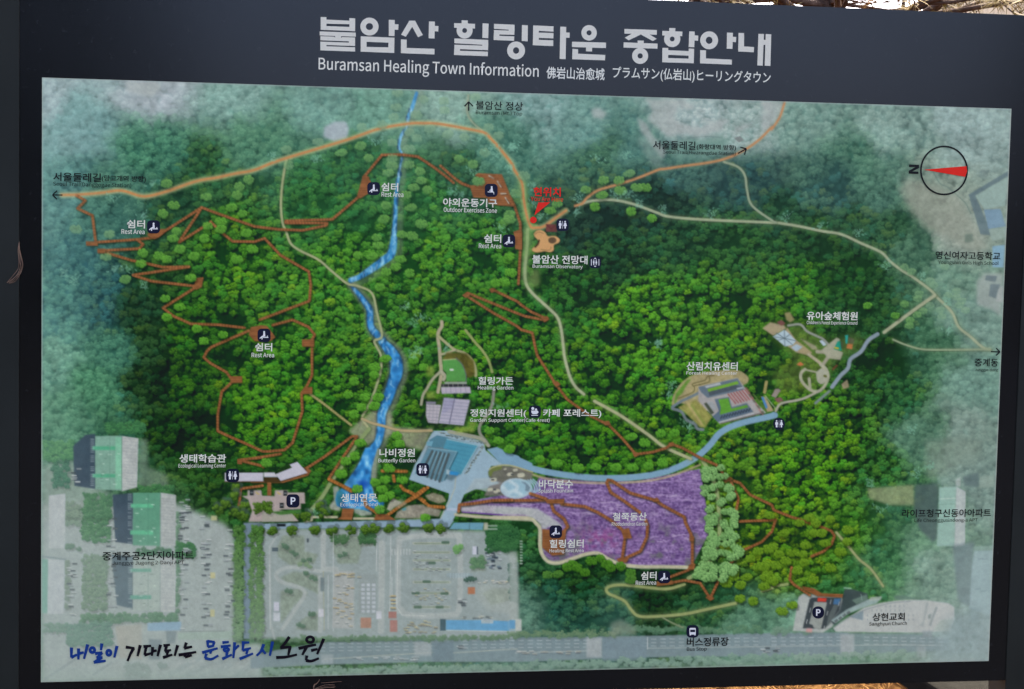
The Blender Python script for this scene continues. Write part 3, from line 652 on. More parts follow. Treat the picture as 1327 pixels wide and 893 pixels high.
poly(q('ch', (820,380),(1640,380),(1640,640),(820,640)), (180,184,184), .0); poly([(1230,800),(1290,790),(1284,860),(1205,858),(1215,835)], (136,156,160), 0.7, 6)
for _ in range(10): 
    p = (random.uniform(1205,1265), random.uniform(815,842)); poly([(p[0],p[1]),(p[0]+random.uniform(3,7),p[1]),(p[0]+3,p[1]+random.uniform(2,5))], (112,134,134), .6, .8)
# ---- azalea hillside
F_LAV = feat('printed_flower_field', 'purple flower field in the middle of the lower map')
lav_poly = [(590,656),(600,651),(640,643),(660,640)] + q('C2', (110,770),(150,690),(250,700),(450,715),(650,710),(800,680),(900,660),(960,650)) + q('C3', (1000,30),(1010,100),(960,190),(920,270),(800,278),(600,272),(440,205),(300,240),(220,258),(165,210),(160,60),(110,25),(0,25)) + [(600,664)]
sx = 0.6 * vnoise(22, 3.0) + 0.6 * vnoise(9, 1.6); sx2 = vnoise(4, 1.3); sx3 = vnoise(40, 12)
lv = np.zeros((HC, WC, 3)) + (124, 100, 150)
lv += (sx * 22 + sx2 * 20)[..., None] * (0.9, 0.85, 0.8) + (N2 * 26)[..., None]
wpal = np.clip(sx * 0.8 + sx2 * 0.6 - 0.42, 0, 0.6)[..., None]; lv = lv * (1 - wpal) + np.array((178,168,192)) * wpal
wgr = np.clip((YY - 655) / 50, 0, 1) * np.clip(N9 * 0.9 + sx3 * 0.5 + N2 * 0.4, 0, 0.75); lv = lv * (1 - wgr[..., None]) + np.array((98,104,100)) * wgr[..., None]
wpk = np.exp(-((XX - 778) ** 2 / 900 + (YY - 700) ** 2 / 300)) * np.clip(0.5 + N4, 0, 1) * 0.6; lv = lv * (1 - wpk[..., None]) + np.array((150,70,130)) * wpk[..., None]
poly(lav_poly, lv, 1.0, 0.5, F_LAV, 0.0)
pg = q('gc', (560,535),(760,540),(1000,525),(1323,560),(1323,620)) ; pg2 = q('lv', (250,440),(380,480),(520,540),(540,560),(430,545),(380,570),(330,500),(280,470),(0,455))
poly(q('gc', (555,545),(700,530),(1000,540),(1323,575),(1323,640),(900,630),(560,605)), (176,176,180), 0.85, 0.8, tex=0.10)
poly(q('lv', (0,410),(180,400),(330,410),(430,470),(520,535),(530,560),(430,548),(385,575),(330,500),(230,455),(0,450)), (172,178,178), 0.9, 1.0, tex=0.08)
stroke(q('gc', (570,610),(800,625),(1000,640)), 2.0, (96,62,140), 0.8)

# ---- blue service roads and plaza
F_BLUE = feat('printed_service_road', 'pale blue service road and plaza curving past the flower field')
BLU = (122,158,182); BLL = (146,172,188)
stroke(q('B2', (1240,575),(1320,600)) + q('C2', (0,603),(100,645),(250,677),(450,697),(650,690),(800,660),(920,605),(1000,540),(1060,470),(1150,425),(1320,385)) + q('D2', (60,380)), 8.2, BLU, 1, 0.3, F_BLUE, 0.03)
poly(q('gb', (830,680),(940,655),(1323,830),(1323,893),(1000,850)), BLU, 1, 0.3, F_BLUE, 0.03)
plaza = q('gb', (820,690),(1010,850),(880,860)) + q('gc', (850,180),(860,235),(1000,290),(980,350),(860,350),(700,365),(590,420),(520,600),(440,760),(320,700),(420,480),(430,410),(0,260),(60,100),(120,0)) + q('gb', (200,580),(260,480),(420,480),(800,600))
poly(plaza, BLL, 1, 0.3, F_BLUE, 0.03)
poly(q('gc', (700,250),(850,240),(1000,300),(980,430),(720,360),(590,415)), (160,176,182), 0.8, 0.5, F_BLUE)
stroke(q('gc', (500,240),(490,350),(440,480),(390,570),(330,690)), 1.2, (178,176,150), .8, sm=False)
for k in range(9): stroke(q('gc', (405 + k * 14, 570), (400 + k * 14, 590)), 0.9, (190,192,214), .9)
poly(q('B3', (-15,62),(950,35),(940,75),(-15,88)), (134,158,176), 1, 0.3, F_BLUE, 0.03); poly(q('gc', (-10,705),(480,700),(430,770),(-10,765)), (136,160,180), 1, .3, F_BLUE, .03)
poly(q('A3', (1225,55),(1320,55),(1320,85),(1262,90),(1258,640),(1225,640)), (112,132,146), 1, 0.4, F_BLUE, 0.03)
poly(q('gc', (480,720),(800,722),(790,800),(430,790)), (104,152,172), 1, .3, F_BLUE, .04); rect('gc', 800, 722, 845, 800, (164,166,150), soft=.4); stroke(q('gc', (650,722),(648,795)), 1, (70,100,110), .7)
for yk in (755, 790): stroke(q('gc', (850, yk), (940, yk)), 2.0, (158,172,164), .8)
stroke(q('gc', (500,635),(700,655),(1000,675),(1323,690)), 4.2, (178,176,150), 1, 0.3, sm=False)
stroke(q('lv', (0,480),(260,485),(330,530),(355,570),(355,680),(370,760),(420,820),(500,830),(600,800),(700,765),(800,755),(880,800),(980,840),(1130,860),(1310,860)) + q('C3', (895,280)), 4.8, (182,180,154), 1, 0.3, feat('printed_footpath', 'cream path edging the flower field'))
stroke(q('C2', (20,640),(150,690),(260,712),(450,722),(650,716),(800,690),(960,630)), 2.6, (172,158,128), 0.85, 0.4)
# splash fountain
F_FTN = feat('printed_fountain', 'round pale blue splash fountain beside the plaza')
poly(q('gc', (850,180),(880,130),(1000,105),(1150,130),(1323,190),(1323,300),(1200,460),(980,430),(800,440),(860,330),(980,300),(860,240)), (112,108,104), .9, .8, tex=.1)
poly(q('gc', (855,170),(900,130),(1000,110),(990,150),(900,175),(880,230),(850,210)), (104,118,62), .9, .6); stroke(q('gc', (860,150),(930,118),(1080,108),(1323,180)), 1.8, (172,170,126), .9)
for c, rr in (((1080,205),26),((1200,215),34),((1140,160),22),((905,265),30),((940,385),30),((870,370),26),((1030,150),12)):
    x, yy = q('gc', c)[0]; stroke([(x - rr / 16, yy), (x + rr / 16, yy - .5)], rr / 6, (182,182,164), .95)
for c in ((1100,205),(890,262),(960,405),(910,368)): stroke(q('gc', c, (c[0] + 14, c[1])), 2.2, (70,74,76), .9)
def ell(key, cx, cy, rx, ry, n=32): return q(key, *[(cx + rx * math.cos(a), cy + ry * math.sin(a)) for a in np.linspace(0, 2 * math.pi, n, endpoint=False)])
poly(ell('gc', 1145, 355, 168, 110), (166,188,200), 1, .3, F_FTN, .04); poly(ell('gc', 1150, 350, 140, 88), (146,180,196), 1, .6, F_FTN, .04)
stroke(q('gc', (1010,340),(1060,400),(1130,380),(1200,420)), 5, (186,204,212), .8, 1); stroke(q('gc', (1080,280),(1160,330),(1140,380)), 4, (190,206,214), .8, 1); poly(q('gc', (1195,280),(1250,290),(1300,345),(1280,390),(1245,380),(1250,320)), (110,132,146), .9, .5)
for k in range(4): stroke(q('gc', (1245 + k * 28, 270 - k * 4), (1300 + k * 28, 310), (1318 + k * 28, 370), (1290 + k * 30, 420 - k * 12)), 2.0, (150,186,202), .9)

# ---- stream and pond
F_STR = feat('printed_stream', 'bright blue stream running down the map into a pond')
st = q('B0', (815,468,5),(792,540,6),(772,590,5),(765,640,3.4),(738,680,4.4),(726,740,3.8),(742,780,2.2),(731,840,3.0),(724,880,4.2)) + \
     q('B1', (728,20,4),(718,70,5),(710,150,5.6),(708,220,6.4),(703,300,7.5),(698,370,11),(685,425,13),(640,462,12.5),(580,505,10.5),(525,540,8),(482,556,8))
st2 = q('B1', (480,575,3),(510,610,5),(550,660,7),(578,705,8.5),(580,760,8.5),(590,800,9),(640,855,10)) + q('B2', (640,10,10),(680,55,15),(710,110,17),(712,170,17),(692,230,15),(668,300,14),(640,370,12),(636,440,11),(622,510,10),(592,560,13),(568,620,17),(540,690,24),(520,750,28))
wat = np.zeros((HC, WC, 3)) + (56, 138, 204)
wd = np.clip(0.28 * N9 + 0.45 * vnoise(5, 12) + 0.25 * N4, -1, 1)[..., None]
wat = np.where(wd > 0, wat + wd * np.array((120, 90, 44)), wat + (-wd) * np.array((-26, -74, -92)) * 1.25)
stroke([(p[0] + 3, p[1] + 2, p[2] + 8) for p in st], 8, (130,140,124), .40, 1.5); stroke([(p[0] + 2, p[1] + 1, p[2] + 9) for p in st2], 8, (128,134,124), .65, 1.8, tex=.12)
poly(q('B2', (540,400),(600,350),(640,330),(690,380),(700,440),(860,450),(900,440),(870,500),(850,560),(760,540),(690,480),(560,530),(470,460)), (150,150,130), .8, 1.8, tex=.12)
stroke([(p[0], p[1], p[2] + 2.2) for p in st2], 9, (28,48,60), .6, .9)
stroke([(p[0], p[1], p[2] * .82) for p in st], 6, wat, .9, .5, F_STR, 0); stroke([(p[0], p[1], p[2] * .92) for p in st2], 9, wat, .97, .6, F_STR, 0)
for L_ in (st, st2):                                      # broken white water and dark stones
    for (x, yy, w_) in smooth(L_, 4):
        if random.random() < .55: stroke([(x + random.uniform(-w_, w_) * .25, yy - 2), (x + random.uniform(-w_, w_) * .25, yy + 3)], random.uniform(.8, 1.8), (164,204,226), .75, .5)
        if random.random() < .4: x2 = x + random.choice((-1, 1)) * w_ * .42; stroke([(x2, yy - 1.5), (x2, yy + 2.5)], random.uniform(1.4, 2.8), (26,52,84), .6, .7)
pond = q('po', (690,0),(820,0),(775,150),(742,260),(742,350),(765,440),(800,560),(905,575),(880,620),(800,660),(745,690),(680,668),(570,655),(440,648),(385,625),(368,560),(385,480),(440,430),(520,320),(600,210),(650,100))
poly([(x - 2, yy) for x, yy in q('po', (360,420),(420,410),(440,645),(430,680),(330,660),(320,620),(370,560))], (156,160,152), .9, .8, tex=.12); poly(q('po', (560,650),(760,680),(760,720),(650,735),(560,690)), (150,160,150), .9, .8, tex=.14)
stroke(q('po', (820,30),(790,150),(775,330)), 6, (140,150,132), .9, .8, tex=.12)
poly(pond, wat, 1, .6, F_STR, 0); poly(q('po', (380,480),(440,440),(480,520),(430,620),(380,610)), (50,110,110), .7, 2.0); poly(q('po', (600,360),(690,345),(740,380),(700,440),(620,420)), (26,70,160), .8, 2.0)
poly(q('po', (470,370),(560,300),(560,400),(500,420)), (40,80,120), .6, 2.0)

# ---- footpaths
CRM = (166,168,130)
def path(pts, w, col=CRM, glow=0.3, lab=None, soft=.25, a=1.0):
    if lab is None: lab = feat('printed_footpath')
    if glow: stroke([(p[0], p[1]) for p in pts], w + 5, hz(col, .35, (120,150,90)), glow, 2.0)
    stroke([(p[0] + 1.2, p[1] + .8) for p in pts], w + .6, (40,56,34), .35, .6)
    stroke(pts, w, col, a, soft, lab)
path(q('B0', (160,800)) + q('B1', (150,0),(138,80),(132,180),(140,265),(158,310),(182,372),(235,410),(320,452),(390,512),(465,572),(520,585),(590,622),(615,720),(640,835),(603,860),(615,893)) + q('B2', (635,80),(635,150),(610,240),(580,320),(542,385)), 3.0, (158,164,124), .15)
path(q('B2', (540,400),(572,445)), 3.2, glow=0); path(q('B2', (575,450),(510,530),(450,620),(395,700),(340,790),(285,858)), 5.0, (134,152,104), .2)
path(q('B2', (540,398),(590,420),(650,435),(720,455),(800,460),(890,458)), 3.4, (170,154,118), 0)
path(q('B2', (280,275),(350,325),(420,380),(485,430)), 3.0, (160,152,102), 0)
for k in range(18): x, yy = q('B2', (285 + k * 11.5, 280 + k * 8.7))[0]; stroke([(x - 1, yy + 1.2), (x + 1, yy - 1.2)], .8, (110,104,66), .7)
path(q('C1', (92,300),(88,400),(78,500),(84,570),(115,620),(190,690),(240,740),(260,800),(272,893)) + q('C2', (278,90),(302,180),(332,237),(375,275)), 3.8, (164,172,138), .35)
path(q('C2', (428,310),(560,383),(700,480),(780,540),(912,600)), 4.0, (164,168,130), .35)
poly(q('C1', (60,300),(100,290),(90,560),(110,600),(60,560)), (124,150,100), .5, 2.0); poly(q('C1', (110,500),(150,500),(155,580),(110,595),(95,560)), (132,150,92), .6, 2.5)
path(q('C1', (360,172),(420,156),(520,152),(620,172),(740,215),(800,235),(960,250),(1320,266)) + q('D1', (100,270),(190,285),(300,308),(400,325),(500,370),(600,415),(645,460),(700,503),(760,540),(850,607),(885,645),(955,715),(990,790),(1050,840),(1110,893)) + q('D2', (1150,52)), 3.4, (154,164,136), .25)
path(q('D2', (660,0),(720,25),(800,48),(900,52),(1150,50)), 2.4, (144,158,128), .2); path(q('D1', (870,632),(760,710),(615,818)), 4.4, (160,166,138), .2)
path(q('C0', (1080,815),(1150,840),(1185,885)) + q('C1', (1195,100),(1220,180),(1320,255)) + q('D1', (70,265)), 3.0, (142,156,132), .15)
path(q('B0', (1075,478),(1068,560),(1095,615),(1150,662)), 2.4, (152,162,138), .2, a=.8)
path(q('C3', (880,365),(800,388),(700,382),(600,370),(530,370),(490,385),(497,410),(540,430),(582,452),(610,490),(650,525),(740,527),(880,515),(1000,490),(1140,460)), 3.8, (146,156,104), .4)
path(q('C3', (1270,400),(1320,385)) + q('D3', (60,375),(130,365)), 3.4, (140,154,102), .3); path(q('C3', (770,532),(820,560),(872,582)), 2.0, (128,140,108), 0)
path(q('D3', (375,105),(440,180),(490,240),(550,290),(610,375)), 3.2, (150,156,110), .3)
path(q('C2', (970,605),(1010,675),(1042,760),(1055,890)) + q('C3', (1055,120),(1030,205),(990,260),(935,315),(900,335)), 5.0, (142,158,108), .2)
path(q('ga', (350,140),(350,190),(320,240),(310,300),(325,420),(335,560),(345,700),(310,893)), 4.6, (168,160,134), 0); path(q('ga', (310,290),(400,370),(490,440),(600,480),(680,560),(710,640),(715,720)), 3.6, (160,160,122), 0); path(q('ga', (345,490),(420,470),(490,440)), 3.2, (166,162,130), 0)
path(q('ga', (605,230),(660,300),(720,375),(780,440),(850,550),(890,680)), 3.4, (142,152,96), 0); path(q('gb', (910,40),(890,200),(830,320),(760,420),(760,510),(830,600)), 4.0, (132,134,122), 0)
path(q('ga', (340,670),(250,760),(190,860)) + q('gb', (150,100),(130,200)), 3.6, (160,160,136), 0); path(q('ga', (350,680),(385,720),(370,760)), 4.5, (162,160,138), 0)
path(q('gb', (430,490),(620,530),(780,570),(850,640)), 5.0, (150,152,136), 0)
for k in range(60): x, yy = q('gb', (320 + k * 8.5 + random.uniform(-8, 8), 505 + k * 2.0 + random.uniform(-12, 12)))[0]; stroke([(x, yy), (x + 1, yy)], 1.2, random.choice(((60,70,66),(150,158,150),(96,106,100))), .8)
for k in range(50): x, yy = q('gb', (790 - k * 3.8 + random.uniform(-12, 12), 640 + k * 6.2 + random.uniform(-8, 8)))[0]; stroke([(x, yy), (x + 1, yy)], 1.2, random.choice(((60,70,66),(150,158,150),(104,112,106))), .8)

# ---- orange long-distance trail with its pale glow
F_TRL = feat('printed_trail', 'orange trail with a pale yellow glow crossing the top of the map')
trl = q('A1', (310,127),(400,125),(510,116),(610,105),(705,132),(760,130),(850,105),(990,57),(1090,40),(1180,20)) + q('B0', (0,855),(130,805),(460,705),(620,650),(770,623),(850,620),(930,624),(1050,645),(1150,666),(1185,695),(1230,745),(1290,820)) + q('C1', (25,0),(62,65),(72,150),(86,225),(107,286),(130,292),(175,284),(240,237),(285,205))
trl2 = q('C1', (330,182),(365,170),(395,138),(450,102),(560,70),(650,40),(750,0)) + q('C0', (780,850),(880,835),(1020,815),(1110,790),(1190,750),(1260,700),(1320,640)) + q('D0', (50,650),(90,590),(115,515))
stroke(trl, 7.0, (182,184,134), .7, 1.3); stroke(q('C1', (62,65),(72,150),(86,225),(105,300),(95,420)), 13, (120,160,90), .45, 3.0); stroke(trl2, 5.0, (168,158,118), .35, 1.6)
stroke(trl, 3.2, (184,130,84), 1, .3, F_TRL); stroke(trl2, 3.0, (182,130,90), .95, .3, F_TRL)

# ---- timber boardwalks: planks across the run, dark shadow on the lower side
BW = np.array((134, 86, 55.0))
def walk(pts, w=3.8, col=BW, shadow=.55, sm=False):
    P = smooth(pts) if sm else pts
    r = smask([(p[0] + 1.0, p[1] + 1.4) for p in P], w + 1.0)
    if r: put(blur(r[0], .7), r[1], (22,32,16), shadow)
    r = smask(P, w)
    if not r: return
    mk, bx, arc = r; x0, y0, x1, y1 = bx
    pl = (np.mod(arc, 4.0) < 1.0) * 1.0
    c = col * (1 + 0.10 * N4[y0:y1, x0:x1, None]) * (1 + 0.30 * blur(pl, .5)[..., None] - 0.06)
    t = CV[y0:y1, x0:x1]; wv = mk[..., None]; t[:] = t * (1 - wv) + c * wv; LB[y0:y1, x0:x1][mk > .5] = feat('printed_boardwalk')
def deck(pts, col=BW, horiz=True):
    poly([(x + 1.2, yy + 1.6) for x, yy in pts], (22,30,16), .5, .8)
    r = pmask(pts); mk, bx = r; x0, y0, x1, y1 = bx
    pl = np.mod((YY if horiz else XX)[y0:y1, x0:x1], 3.2) < .9
    c = np.asarray(col) * (1 + .10 * N4[y0:y1, x0:x1, None]) * (1 - .16 * blur(pl * 1.0, .5)[..., None])
    t = CV[y0:y1, x0:x1]; wv = mk[..., None]; t[:] = t * (1 - wv) + c * wv; LB[y0:y1, x0:x1][mk > .5] = feat('printed_deck')
W1 = [q('A1', (385,130),(430,155),(390,195),(465,230),(482,368)), q('A1', (482,365),(700,350),(780,340),(1015,190),(900,365),(1060,265)), q('A1', (1060,262),(1110,312),(1170,360),(1280,362)) + q('B1', (20,355),(50,345),(130,430),(272,512),(282,580),(275,660),(25,755)),
      q('A1', (1015,190),(1100,222),(1280,285),(1320,290)) + q('B1', (120,300),(240,305),(360,280),(365,268),(155,268),(155,257),(390,250),(530,130)), q('A1', (690,352),(720,375),(700,397),(500,407)),
      q('A1', (510,410),(660,455),(820,490),(950,488),(670,530),(760,560),(985,586),(1012,548)), q('A1', (990,588),(820,695),(870,735),(960,775),(1100,780),(1230,795)), q('A1', (1250,810),(1060,893)) + q('A2', (1040,60),(1025,90),(1060,120),(1140,165),(1172,210),(1115,262),(1095,380),(1095,460),(1160,490),(1240,525),(1320,562)) + q('B2', (70,563),(150,555),(190,520),(240,360),(235,270),(260,240),(288,180),(288,0)) + q('B1', (302,830),(270,790),(190,755),(90,782)),
      q('B2', (0,597),(130,575)), q('A2', (1320,592),(1200,606),(1320,636)) + q('B2', (45,642)), q('B2', (265,645),(350,590),(490,487),(515,487),(372,700),(500,762)), q('A2', (1320,735),(1212,750),(1202,835)),
      q('B0', (550,890),(640,780),(740,778),(820,788),(900,840),(970,893)) + q('B1', (1000,65)), q('B0', (935,835),(1000,893)) + q('B1', (1040,68),(1110,95)), q('B0', (550,890)) + q('B1', (570,40)),
      q('C1', (0,130),(25,180),(55,270),(55,400),(45,575)), q('B1', (1075,622),(1320,722)) + q('C1', (80,737),(185,757)), q('B1', (1075,640),(1200,720),(1320,787)) + q('C1', (60,805),(115,820),(130,893)) + q('C2', (140,80),(185,150),(230,220),(290,300),(400,380),(500,430),(570,500),(635,577),(720,566),(790,545),(815,525)),
      q('B1', (1200,605),(1320,662)) + q('C1', (60,680),(110,715),(190,750)), q('C2', (815,525),(870,545),(960,595),(1040,630),(1080,680),(1110,705),(1160,722),(1210,780),(1320,832)) + q('D2', (60,857),(150,893)) + q('D3', (200,42),(300,77),(350,97),(366,122),(350,165),(310,200),(250,225)),
      q('C2', (1110,705),(1152,800),(1135,893)) + q('C3', (1130,50),(1320,43)) + q('D3', (70,40),(50,100),(0,152)) + q('C3', (1180,192),(1090,282),(1050,350),(1010,437),(960,360),(880,345),(810,358)), q('C3', (810,328),(915,288)),
      q('D3', (150,280),(140,340),(160,365),(240,418))]
for w_ in W1: walk(w_, 3.4)
W2 = [q('lv', (1125,440),(1000,350),(900,285),(870,210),(880,190),(910,195),(1050,290),(1240,345),(1310,390)) + q('C2', (880,893)) + q('C3', (885,55),(912,110),(920,140),(920,282)), q('lv', (1170,500),(1185,540),(1180,630),(1130,740),(1000,800)), q('lv', (520,375),(700,395),(800,440),(900,500),(985,570)), q('lv', (1010,640),(990,790)),
      q('lv', (0,350),(400,345)), q('lv', (280,295),(400,335)), q('lv', (440,370),(460,430),(540,490),(570,550),(545,580)), q('gc', (530,600),(540,530),(700,515),(900,482),(1100,478))]
for w_ in W2: walk(w_, 3.8)
W3 = [q('po', (1320,440),(920,730)), q('po', (1070,410),(1100,450),(1180,480),(1323,570)), q('gc', (210,560),(370,555)), q('po', (870,250),(1130,255)), q('po', (990,300),(1000,360)), q('po', (680,560),(700,630),(800,690),(830,720)), q('po', (300,340),(440,410),(540,470)), q('gc', (-10,385),(80,440),(220,545),(370,556)), q('gc', (200,345),(80,440),(-10,490))]
for w_ in W3: walk(w_, 4.0, np.array((150,98,52.0)))
for d in (q('A1', (740,330),(760,300),(850,298),(800,340),(775,350)), qr('A1', 433, 360, 492, 383), qr('A1', 490, 396, 530, 420), q('A1', (988,545),(1025,540),(1015,590),(985,605),(975,585)), q('B1', (545,28),(560,25),(585,60),(572,120),(530,145),(515,130)),
          q('B1', (-20,792),(30,782),(62,785),(105,842),(80,862),(0,862),(-30,830)), qr('B2', 238, 0, 300, 35), q('B2', (245,242),(290,238),(290,272),(240,275)), qr('A2', 1160, 185, 1218, 218), q('B2', (215,655),(260,640),(285,660),(268,685),(140,722),(-20,722),(-20,708),(140,708)),
          q('el', (640,120),(690,130),(690,180),(640,175)), q('el', (930,320),(1060,318),(1105,360),(925,365)), qr('el', 960, 372, 1006, 515), q('el', (660,580),(720,580),(700,650),(640,640)), q('ex', (380,190),(400,168),(620,178),(735,465),(590,455),(500,440),(490,390),(365,385),(335,280),(440,262),(465,215),(400,205)),
          q('ex', (720,690),(775,670),(800,690),(800,850),(740,845),(730,720)), q('B1', (1043,632),(1070,612),(1090,625),(1062,645)), q('B1', (1178,600),(1205,592),(1220,610),(1190,620)), q('C1', (160,745),(190,735),(202,752),(175,768)), q('C2', (215,215),(240,208),(258,225),(235,240)), q('C2', (475,412),(500,408),(510,428),(480,432)), q('C2', (618,572),(640,565),(655,580),(630,592)),
          q('C2', (1065,690),(1090,678),(1125,700),(1085,722)), q('lv', (390,340),(545,335),(540,372),(410,372)), q('lv', (980,575),(1040,560),(1065,640),(1000,645)), q('lv', (945,800),(985,785),(1040,800),(1020,828),(960,820)), q('lv', (1215,340),(1260,325),(1280,355),(1230,360)), q('C3', (165,88),(285,95),(275,215),(215,222),(165,180)), q('C3', (740,350),(820,345),(825,365),(740,375)), q('C3', (905,265),(935,262),(930,292),(895,290)), q('C3', (985,430),(1010,420),(1032,436),(1010,450)), q('D3', (200,375),(260,385),(300,410),(410,415),(405,432),(280,425),(215,395)),
          q('po', (445,650),(570,655),(545,775),(385,770),(430,740)), q('po', (810,710),(920,715),(1020,775),(775,775)), q('C2', (800,520),(825,515),(830,535),(800,540)), q('C3', (905,120),(930,125),(928,150),(905,148))): deck(d, (138,90,57))
for yk in (0,): stroke(q('po', (130,745),(385,745)), 3.0, (180,176,150), 1, .3); stroke(q('po', (570,760),(775,760)), 3.0, (180,176,150), 1, .3); stroke(q('po', (40,790),(110,780),(120,740)), 3.4, (176,174,150), 1, .3, sm=False)
poly(q('B2', (690,830),(740,800),(770,830),(720,850)), (150,150,132), .6, 1.2)
poly(q('gc', (-10,560),(60,530),(150,540),(350,590),(320,660),(200,640),(-10,660)), (140,136,124), .95, .8, tex=.16); poly(q('gc', (170,430),(260,400),(360,430),(400,490),(320,520),(210,480)), (140,136,116), .95, .8, tex=.16)
poly(q('po', (940,600),(990,540),(1080,590),(1000,640),(960,680),(920,660)), (166,164,150), .95, .6, tex=.1); poly(q('po', (1030,690),(1150,620),(1323,610),(1323,760),(1000,760)), (144,140,128), .95, .8, tex=.14); poly(q('po', (1080,655),(1130,640),(1125,670),(1090,680)), (80,140,150), .9, .4)
# exercise machines on the deck
for a, b in (((580,240),(612,290)),((650,385),(682,435)),((610,350),(655,350)),((505,190),(545,215))): stroke(q('ex', a, b), 1.6, (176,180,170), .95); stroke(q('ex', (a[0] + 10, a[1] + 12), (b[0] + 14, b[1] + 6)), 1.0, (60,50,36), .6)

# ---- drawn trees
pts_ill = {'B0': ((720,470),(710,540),(850,500),(700,590),(810,580),(950,510),(955,555),(1110,490),(640,630),(540,640),(320,715),(160,755),(530,735),(435,770),(575,795),(690,720),(775,665),(815,695),(880,650),(970,675),(1055,690),(775,750),(690,800),(690,835),(775,830),(830,860),(1030,800),(1100,825),(1155,770),(1175,640),(1225,685),(670,870),(170,830)),
 'A1': ((840,70),(1250,50),(1205,85),(1190,128),(1035,137),(875,178),(820,222),(1165,190),(1220,220),(550,325),(380,300),(530,437),(720,420),(800,435),(840,450),(710,475),(630,553),(830,650),(840,740),(1110,262),(1110,300),(1240,318),(890,310),(870,345),(905,400),(1030,345),(1045,285),(990,800),(1120,830),(1025,860),(975,435),(905,690),(960,545),(1190,450),(1270,400)),
 'B1': ((800,90),(760,130),(785,190),(840,55),(870,100),(840,270),(790,335),(740,325),(735,450),(710,490),(660,515),(590,435),(620,380),(520,430),(615,340),(780,520),(1280,225),(1260,260),(1275,455),(1280,515),(1210,572),(1255,567),(1125,57),(630,590),(660,180),(650,250)),
 'C1': ((30,120),(205,207),(240,170),(385,100),(465,130),(475,55),(550,55),(600,20),(640,90),(685,88),(430,188),(612,210),(720,243),(75,30),(560,105),(0,250),(0,440),(10,520)),
 'D1': ((720,490),(755,512),(845,560),(865,577),(790,625),(785,648),(720,675),(670,732),(845,685),(810,710),(780,730),(745,758),(740,785),(895,708),(905,738),(980,608),(935,632),(980,640),(1005,660),(995,685),(1025,705),(920,490),(530,683)),
 'B2': ((600,140),(600,180),(655,97),(500,210),(470,280),(555,290),(620,290),(535,340),(600,335),(500,375),(715,485),(730,525),(530,520),(505,585),(460,615),(435,675),(675,650),(655,705),(740,705),(605,720),(640,755),(680,785),(630,855),(645,800),(515,755),(1180,460),(1225,510),(1280,550),(800,105),(850,140),(90,70),(60,620)),
 'C2': ((150,600),(235,620),(345,643),(435,640),(537,645),(620,645),(697,635),(770,620),(830,470),(760,475),(680,520),(615,490)),
 'C3': ((410,250),(460,235),(490,265),(510,285),(290,280),(320,265),(380,305),(190,320),(240,315),(340,285),(560,275),(610,310),(610,340)), 'gc': ((175,670),)}
for key, L_ in pts_ill.items():
    for p in sorted(q(key, *L_), key=lambda t: t[1]):
        xi, yi = int(p[0]), int(p[1]); h = np.clip((DK[yi, xi].mean() - 34) / 52, 0, .92)
        li = np.array((94,158,52)) * (1 - h) + np.array((136,168,140)) * h; dk = np.array((34,78,24)) * (1 - h) + np.array((92,134,114)) * h
        if key == 'C3': li, dk = li * .82, dk * .8
        stamp(random.choice(ILS if key == 'D1' else ILL), p[0], p[1], li, dk, 1.0, .95 - .38 * h, .28 * (1 - h), feat('printed_tree'))
for p in sorted(q('C3', (1090,360),(1130,330),(1160,370),(1210,235),(1250,200),(1250,280),(1290,265),(1300,320),(1160,440),(1225,450),(1320,350),(1130,300),(1190,330),(1280,375)) + q('D3', (60,180),(85,215),(150,210),(200,215),(220,170),(265,110),(345,40),(430,95),(430,150),(395,200),(345,285),(260,345),(180,300),(100,500),(150,470),(320,160),(270,60),(120,250),(215,255),(70,270),(20,330),(60,350),(10,280),(30,190),(40,20),(110,110),(190,60),(240,30),(300,110)), key=lambda t: t[1]):
    stamp(random.choice(ILL), p[0], p[1], np.array((108,148,44)), np.array((44,72,16)), .98, .95, .3, feat('printed_tree'))
for key, L_ in {'B0': ((80,785),(315,800),(600,710),(1030,605),(1135,690),(1190,740),(1285,735),(1215,770),(1275,845),(1095,860)), 'A1': ((770,65),(565,140),(720,230),(580,495),(640,500),(730,575),(330,515),(370,560)), 'B1': ((985,110),(1030,130),(760,690),(840,745),(800,770),(1235,295)),
                'C1': ((110,80),(130,170),(155,235),(340,145),(335,210),(540,130),(600,125),(660,165),(765,195),(1015,225),(740,870)), 'D1': ((115,240),(295,280),(490,320),(625,480),(800,530),(940,660),(940,805)), 'B2': ((830,50),(1230,340),(960,45),(800,70)), 'C2': ((820,230),(890,420),(745,20),(800,270),(905,440)), 'D2': ((745,455),(775,675),(850,640),(550,720),(590,850)), 'C0': ((440,800),(590,780),(20,740)), 'po': ((150,700),)}.items():
    for p in q(key, *L_): stamp(random.choice(FRN), p[0], p[1], np.array((128,182,160)), np.array((128,182,160)), 1.0, .85)
pine = [(908,602),(934,606),(952,640),(954,690),(964,700),(952,738),(932,755),(896,748),(906,728),(918,700),(912,650)]
pm, pb = pmask(pine); pcs = []
while len(pcs) < 120:
    x, yy = random.uniform(890, 966), random.uniform(600, 757)
    if pm[min(int(yy) - pb[1], pm.shape[0] - 1) if yy > pb[1] else 0, min(max(int(x) - pb[0], 0), pm.shape[1] - 1)] > .5 and abs(x - (932 - abs(yy - 690) * .05)) > 3: pcs.append((x, yy))
for x, yy in sorted(pcs, key=lambda t: t[1]): stamp(random.choice(ILS), x, yy, np.array((136,182,114)), np.array((48,88,44)), random.uniform(.85, 1.05), .95, .3)
